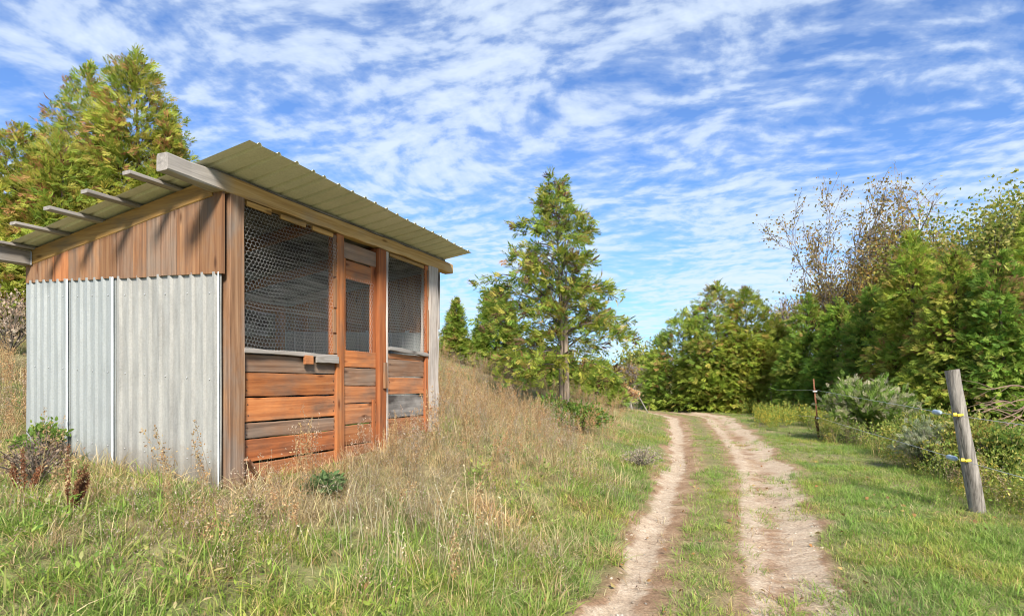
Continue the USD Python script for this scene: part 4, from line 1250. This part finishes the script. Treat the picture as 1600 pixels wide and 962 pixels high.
# low verge grass on the right, the strip between the ruts and the thin edges
x, y = layers([(230, 3.0, 6), (150, 6, 10), (70, 10, 16), (22, 16, 34)])
w = lane(x, y)
fx = fence_x(y)
nn = pn(x, y, 1.6, 5)
pv_ = np.where(w > 0.93, np.clip((w - 0.94) * 8 + 2.4 * (nn - .47), 0, 1), 0)
pv_ = np.where((w > 0.2) & (w < 0.62), np.exp(-((w - 0.42) / 0.14) ** 4) * np.clip(0.8 + 2.8 * (nn - .40), 0, 1), pv_)
pv_ = np.where((w >= 0.62) & (w <= 0.93), np.clip((nn - .49) * 4, 0, .5), pv_)
pv_ = np.where(w < 0.05, np.clip((-w + .05) * 6 + 2.4 * (nn - .50), 0, .9) * (xl(y) - x < .9), pv_)
k = (rng.random(len(x)) < pv_) & (x < fx + 1.2)
sh = np.clip(0.42 + 2.0 * (pn(x, y, .9, 71) - .5), 0, .8)
short = [blades(rng, 30, .085, .04, .13, .0055, 1.4, GG, (1, 3, 4, 3, 1.5)) for _ in range(4)]
shortm = [blades(rng, 26, .085, .03, .11, .005, 1.6, np.vstack([GG, STRAW]), (1, 2, 2, 2, 2, 1.5, 1.5, 1, .6, 1)) for _ in range(3)]
isd = rng.random(len(x)) < sh
scatter('verge_grass', 'short bright green grass on the verge and between the wheel ruts', 'grass', short, ground_points(x[k & ~isd], y[k & ~isd]), rng, .6, 1.25)
scatter('verge_grass', 'short half-dry grass mixed into the verge and track edges', 'grass', shortm, ground_points(x[k & isd], y[k & isd]), rng, .6, 1.2)
# brown needles and dead blades lying along the track
x, y = layers([(70, 3.2, 7), (45, 7, 12), (16, 12, 24)])
w = lane(x, y)
pl_ = np.exp(-((w + 0.02) / 0.08) ** 2) + .75 * np.exp(-((w - .27) / .07) ** 2) + .4 * np.exp(-((w - .56) / .06) ** 2) + .8 * np.exp(-((w - 1.0) / .06) ** 2) + .3 * ((w > .6) & (w < .95))
k = rng.random(len(x)) < pl_ * np.clip(.2 + 2 * (pn(x, y, 1.7, 81) - .35), 0, 1) * .8
lit = [blades(rng, 22, .13, .03, .10, .0042, 2.2, np.vstack([MUD, STRAW]), (3, 3, 3, 2, 1, 1, .6, 1, 1), 1.0) for _ in range(4)]
scatter('leaf_litter', 'brown dead blades and needles along the wheel ruts', 'litter', lit, ground_points(x[k], y[k]), rng, .6, 1.2, .2, 'dry_plant')
# broad-leaved weeds in the bank
x, y = layers([(9, 2.8, 8), (4, 8, 16)])
d = xl(y) - x
k = (d > 0.5) & (d < 12) & (pn(x, y, .9, 15) > .50)
forbs = [forb(rng, 34, GG, (2, 4, 4, 2, .5), .045) for _ in range(3)] + [forb(rng, 26, np.vstack([GG[2:], STRAW[:2]]), (2, 3, 2, 1, 1), .04, .2)]
scatter('leafy_weeds', 'low broad-leaved green weeds among the bank grass', 'weeds', forbs, ground_points(x[k], y[k]), rng, .6, 1.4)
# tall dry seed-headed weeds
TANF = np.array([(0.44, 0.29, 0.15), (0.36, 0.22, 0.11), (0.30, 0.18, 0.09), (0.48, 0.36, 0.21), (0.33, 0.20, 0.12)])
PINKF = np.array([(0.36, 0.28, 0.22), (0.31, 0.24, 0.18), (0.42, 0.35, 0.29), (0.28, 0.22, 0.16)])
x, y = layers([(18, 3.2, 7), (24, 7, 12), (13, 12, 22)])
d = xl(y) - x
a, b = shed_ab(x, y)
front = np.exp(-((b + 0.75) / 0.65) ** 2) * (a > 1.35) * (a < 6.0) + .5 * np.exp(-((b + 0.4) / 0.4) ** 2) * (a > -0.2) * (a < 1.2)
band = np.clip((d - 1.0) / 1.2, 0, 1) * (y > 6.2) * np.clip(1.3 * pn(x, y, .45, 33) + .05, 0, 1)
pw = np.clip(front * 1.1 + band * .85 + .10 * (d > .6), 0, 1)
k = (rng.random(len(x)) < pw) & (d > .35) & (d < 11) & ~in_shed(x, y, .12)
tall = [stalk(rng, 4, .40, .85, 56, STRAW, TANF, .019) for _ in range(4)] + [stalk(rng, 4, .35, .70, 56, MUD, PINKF, .015, .14, .6) for _ in range(3)]
scatter('dry_weeds', 'tall tan and brown seed-headed weeds by the shed front and up the slope', 'weeds', tall, ground_points(x[k], y[k]), rng, .6, 1.12, .14, 'dry_plant')
# low brown-pink haze of fine dead weeds in the foreground bank
x, y = layers([(26, 3.0, 8), (8, 8, 14)])
d = xl(y) - x
k = (d > .25) & (rng.random(len(x)) < np.clip(4.5 * (pn(x, y, .95, 44) - .49), 0, .75))
low = [stalk(rng, 7, .12, .34, 26, MUD, PINKF, .010, .2, .7, .0014) for _ in range(4)]
scatter('fine_dead_weeds', 'low fine brown dead weeds matted into the foreground grass', 'weeds', low, ground_points(x[k], y[k]), rng, .7, 1.3, .2, 'dry_plant')
# fence line and beyond
x, y = layers([(26, 4.5, 10), (16, 10, 18), (8, 18, 34)])
fx = fence_x(y)
k = (x > fx + .15 + .8 * (pn(x, y, .8, 52) - .5)) & (x < fx + 9)
und = [stalk(rng, 4, .25, .65, 40, GG[:3], np.vstack([GG[1:], YELLOWS]), .036, .16, .85, .002) for _ in range(4)] + [stalk(rng, 4, .3, .6, 40, MUD, PINKF, .017, .16, .6) for _ in range(2)] + [blades(rng, 22, .12, .2, .5, .006, 1.0, np.vstack([GG, STRAW]), (1, 2, 2, 2, 2, 1, 1, 1, 1, 1))]
scatter('undergrowth', 'weedy yellow-green undergrowth beyond the wire fence', 'undergrowth', und, ground_points(x[k], y[k]), rng, .7, 1.2, .15, 'grass_blade')
x, y = layers([(12, 17, 27)])
fx = fence_x(y)
k = (x > fx - 1.2) & (x < fx + 4.5) & (pn(x, y, .6, 91) > .40)
GOLD = np.array([(0.42, 0.36, 0.05), (0.36, 0.33, 0.06), (0.28, 0.29, 0.06), (0.48, 0.40, 0.08)])
gold = [stalk(rng, 5, .45, .85, 30, GG[:3], np.vstack([GOLD, GG[1:3]]), .06, .18, .7, .003) for _ in range(4)]
scatter('goldenrod', 'yellow goldenrod growing along the fence before the far cedars', 'wildflowers', gold, ground_points(x[k], y[k]), rng, .5, .85, .12, 'grass_blade')

# ------------------------------------------------------------------ single bushes and plants
PLUME = spray_proto(15, 0.12, 9, 0.36, 0.22)


def bush(name, label, cat, x, y, hgt, rad, seed, n, pal, probs, size, plume=True, mat='foliage', flat=0.9, group=None, tipcol=None):
    rng = np.random.default_rng(seed)
    t = thing(name, label, cat, (x, y, float(np.squeeze(H(x, y)))), group=group)
    st, P, D = MB(), [], []
    nb = 34
    for i in range(nb):
        a = i * 2.39996
        e = rng.uniform(0.05, 1.0) ** .8
        d = np.array([math.cos(a) * e * rad, math.sin(a) * e * rad, hgt * rng.uniform(.72, 1.05) * math.sqrt(max(.10, 1 - (e * flat) ** 2))])
        u = np.linspace(0, 1, 6)
        pts = d * u[:, None] + np.stack([0 * u, 0 * u, .12 * hgt * np.sin(u * 3.1) * e], 1)
        tube(st, pts, np.linspace(.004 + .008 * hgt, .003, 6), 4)
        for j in range(max(3, n // nb)):
            f = rng.uniform(.22, 1) ** .6
            P.append([np.interp(f, u, pts[:, c]) for c in range(3)] + rng.normal(0, .12 * rad, 3) * [1, 1, .8])
            D.append(unit(d) + rng.normal(0, .5, 3))
    put('stems', st, 'dark_bark', t)
    P, D = np.array(P), np.array(D)
    P[:, 2] = np.maximum(P[:, 2], .03)
    C = pick(rng, len(P), probs, pal)
    if tipcol is not None:
        hi = (np.linalg.norm(P / [rad, rad, hgt], axis=1) > .86) & (rng.random(len(P)) < .25)
        C[hi] = np.array(tipcol) * rng.uniform(.8, 1.2, (hi.sum(), 1))
    pv, pf = PLUME if plume else leaf_proto(.55)
    put('foliage', MB().add(*grid_at(P, frames_from(D, rng), size * rng.uniform(.6, 1.3, len(P)), pv, pf, C)), mat, t)
    return t


bush('round_bush', 'rounded grey-green feathery bush growing on the fence line', 'bush', px(1358, 13.8), 13.8, 1.62, 0.98, 201, 4200, np.vstack([GG[:3] * 1.05, [(0.28, 0.30, 0.13)]]), (1.5, 4, 4, 3), .22, tipcol=(0.50, 0.46, 0.30))
bush('low_bush', 'low green shrub with brown dead leaves at the foot of the slender tree', 'bush', px(905, 12.6), 12.6, .62, .75, 202, 2600, np.vstack([GG[:3], BROWNS[:2]]), (3, 4, 2, 1.2, 1), .075, False)
bush('low_bush', 'small dark green shrub right beside the slender tree trunk', 'bush', px(862, 13.2), 13.2, .55, .6, 203, 1700, np.vstack([GG[:3], BROWNS[:2]]), (3, 4, 2, .5, .5), .075, False)
bush('grey_weed', 'silvery lavender-grey dead weed clump beside the left wheel rut', 'weed', px(1003, 9.8), 9.8, .34, .45, 204, 1100, PINKF * [.9, .98, 1.0], (1, 1, 1.2, 1), .028, False, 'dry_plant')
bush('sage_weed', 'pale grey-green feathery weed left of the leaning wooden post', 'weed', px(1445, 9.4), 9.4, .82, .40, 205, 1100, np.array([(0.34, 0.37, 0.22), (0.28, 0.33, 0.16), (0.42, 0.42, 0.30)]), (2, 2, 1), .12)
bush('yellow_bush', 'yellow-green bush with orange leaves right behind the leaning wooden post', 'bush', px(1530, 9.0), 9.0, .95, .8, 206, 5200, np.vstack([YELLOWS, ORANGES[:2]]), (3, 3, 3, 2, 2, .8, .8), .062, False)
bush('yellow_bush', 'yellowing leafy bush between the round bush and the leaning post', 'bush', px(1465, 10.6), 10.6, .85, .9, 207, 5200, np.vstack([YELLOWS, GG[:2]]), (3, 3, 3, 1, 2, 1, 1), .062, False)
bush('yellow_bush', 'green-yellow bush at the right picture edge below the bare twigs', 'bush', px(1600, 8.2), 8.2, .85, .9, 208, 5200, np.vstack([YELLOWS, GG[:3]]), (2, 1, 3, .6, 3, 2, 2, 1), .062, False)
bush('brown_weed', 'purplish-brown dead aster clump in front of the metal wall', 'weed', px(55, 4.9), 4.9, .42, .34, 209, 800, np.array([(0.20, 0.14, 0.105), (0.15, 0.105, 0.08), (0.26, 0.19, 0.145)]), (2, 2, 1), .032, False, 'dry_plant')
bush('nettle_plant', 'green leafy weed standing at the back end of the metal wall', 'weed', px(70, 5.75), 5.75, .42, .26, 210, 520, GG[:4], (2, 3, 3, 1), .05, False)
bush('thistle_plant', 'blue-green leafy thistle in front of the shed planks', 'weed', px(508, 5.3), 5.3, .19, .20, 211, 420, np.array([(0.10, 0.17, 0.06), (0.14, 0.21, 0.08)]), (1, 1), .065, False)
bush('brush_pile', 'greyish bare brush left of the shed under the cedars', 'brush', px(15, 10.5), 10.5, 1.1, 1.1, 212, 1200, PINKF, (1, 1, 1, 1), .07, False, 'dry_plant')
bush('brush_pile', 'tan dead brush at the left edge of the bend', 'brush', px(968, 23.5), 23.5, 1.1, .8, 213, 1500, TANF, (1, 1, 1, 1, 1), .11, False, 'dry_plant')


def dock(label, x, y, hgt, seed):
    r = np.random.default_rng(seed)
    t = thing('dock_plant', label, 'weed', (x, y, float(np.squeeze(H(x, y)))))
    pal = np.array([(0.22, 0.09, 0.05), (0.17, 0.075, 0.045), (0.28, 0.13, 0.065)])
    for i in range(6):
        mb = MB()
        a = r.uniform(0, 2 * np.pi)
        e = (0.05, .30, .45, .35, .5, .42)[i]
        h = hgt * (1, .72, .66, .6, .5, .62)[i]
        u = np.linspace(0, 1, 8)
        pts = np.stack([math.cos(a) * e * h * u ** .8 * 1.1, math.sin(a) * e * h * u ** .8 * .5, h * u - .02], 1)
        tube(mb, pts, np.linspace(.006, .002, 8), 5, pal[1])
        f = np.repeat(np.linspace(.35, .99, 16), 16)
        P = np.stack([np.interp(f, u, pts[:, c]) for c in range(3)], 1)
        D = r.normal(size=(len(f), 3))
        mb.add(*grid_at(P + unit_rows(D) * .008, frames_from(D, r), .016 * r.uniform(.6, 1.3, len(f)) * (1.25 - .6 * f), *leaf_proto(.8), pal[r.integers(0, 3, len(f))]))
        put('stalk', mb, 'dry_plant', t)


def unit_rows(d):
    return d / np.linalg.norm(d, axis=1, keepdims=True)


dock('rust-brown dock plant with upright seed stalks at the lower left', px(106, 4.15), 4.15, .54, 5)
dock('smaller rust-brown dock plant left of the taller one', px(40, 4.6), 4.6, .42, 6)

# bare tangled twigs at the right
r = np.random.default_rng(14)
t = thing('fallen_branch', 'bare tangled reddish-grey branches hanging out at the right edge', 'branch', (px(1585, 9.6), 9.6, 0.0))
for i in range(9):
    mb = MB()
    p = np.array([r.uniform(.2, .8), r.uniform(-.2, .3), r.uniform(.75, 1.35)])
    d = np.array([-r.uniform(.8, 1.3), r.uniform(-.2, .2), r.uniform(-.55, .30)])
    u = np.linspace(0, 1, 7)
    pts = p + d * u[:, None] * r.uniform(.7, 1.1) + np.stack([0 * u, 0 * u, .10 * np.sin(u * 4 + i)], 1)
    tube(mb, pts, np.linspace(.014, .004, 7), 5)
    for j in range(3):
        q = pts[2 + j]
        e = q + np.array([r.uniform(-.5, -.1), r.uniform(-.1, .1), r.uniform(-.3, .3)])
        tube(mb, [q, (q + e) / 2 + [0, 0, .03], e], [.006, .004, .002], 4)
    put('twig', mb, 'twig_wood', t)

# nail heads along the front planks and gable boards, and small stones in the ruts
plain('nail_rust', (0.10, 0.055, 0.035), 0.8)
mb = MB()
rn = np.random.default_rng(3)
for a_, zs_ in ((0.26, PL), (1.41, PL), (2.45, PR), (3.24, PR)):
    for z1, z0, _ in zs_[1:]:
        for f in (.28, .72):
            p = L(a_ + rn.uniform(-.012, .012), 0.014, z0 + (z1 - z0) * f)
            tube(mb, [p, p - [0, 0.0035, 0]], .007, 6)
tag(put('nails', mb, 'nail_rust', shed), kind='stuff')
STONE = np.array([(0.40, 0.34, 0.28), (0.30, 0.25, 0.21), (0.48, 0.43, 0.37), (0.36, 0.28, 0.22)])
rs = np.random.default_rng(12)
protos = []
for i in range(4):
    m = trimesh.creation.icosphere(1, 1.0)
    v = np.array(m.vertices) * rs.uniform(.6, 1.2, 3) * [1, 1, .55] * (1 + .35 * (vnoise(np.array(m.vertices) * 1.6 + i * 5, i)[:, None] - .5))
    protos.append(MB().add(v * .012, np.array(m.faces), STONE[i]))
x, y = layers([(60, 3.2, 7), (26, 7, 12), (6, 12, 20)])
w = lane(x, y)
k = (w > 0) & (w < 1) & (rs.random(len(x)) < np.exp(-((w - .12) / .09) ** 2) + .7 * ((w > .58) & (w < .97)))
scatter('gravel', 'small stones lying loose in the wheel ruts', 'stones', protos, np.stack([x[k], y[k], H(x[k], y[k]) + .012], 1), rs, .4, 1.7, .3, 'dry_plant')
# fallen leaves
x, y = layers([(3.5, 3.2, 9), (2, 9, 16)])
pv, pf = leaf_proto(.75)
fl = [MB().add(pv * .055 * [1, 1, 1.6], pf, c) for c in ((0.30, 0.17, 0.07), (0.22, 0.12, 0.06), (0.38, 0.28, 0.12))]
k = lane(x, y) > -1.2
scatter('fallen_leaves', 'scattered brown fallen leaves on the track and verge', 'leaves', fl, np.stack([x[k], y[k], H(x[k], y[k]) + .04], 1), rs, .5, 1.2, .5, 'dry_plant')

# a loose patch of bare pale stalks in the foreground
rs = np.random.default_rng(33)
PALE = np.array([(0.56, 0.48, 0.34), (0.48, 0.40, 0.28), (0.60, 0.54, 0.42)])
bare = [stalk(rs, 3, .28, .55, 3, PALE, PALE, .02, .16, .3, .0024) for _ in range(4)]
n_ = 24
x, y = rs.normal(-0.75, .42, n_), rs.normal(4.35, .38, n_)
scatter('dead_stalks', 'pale bare upright stalks in the foreground grass', 'weeds', bare, ground_points(x, y), rs, .7, 1.2, .12, 'dry_plant')
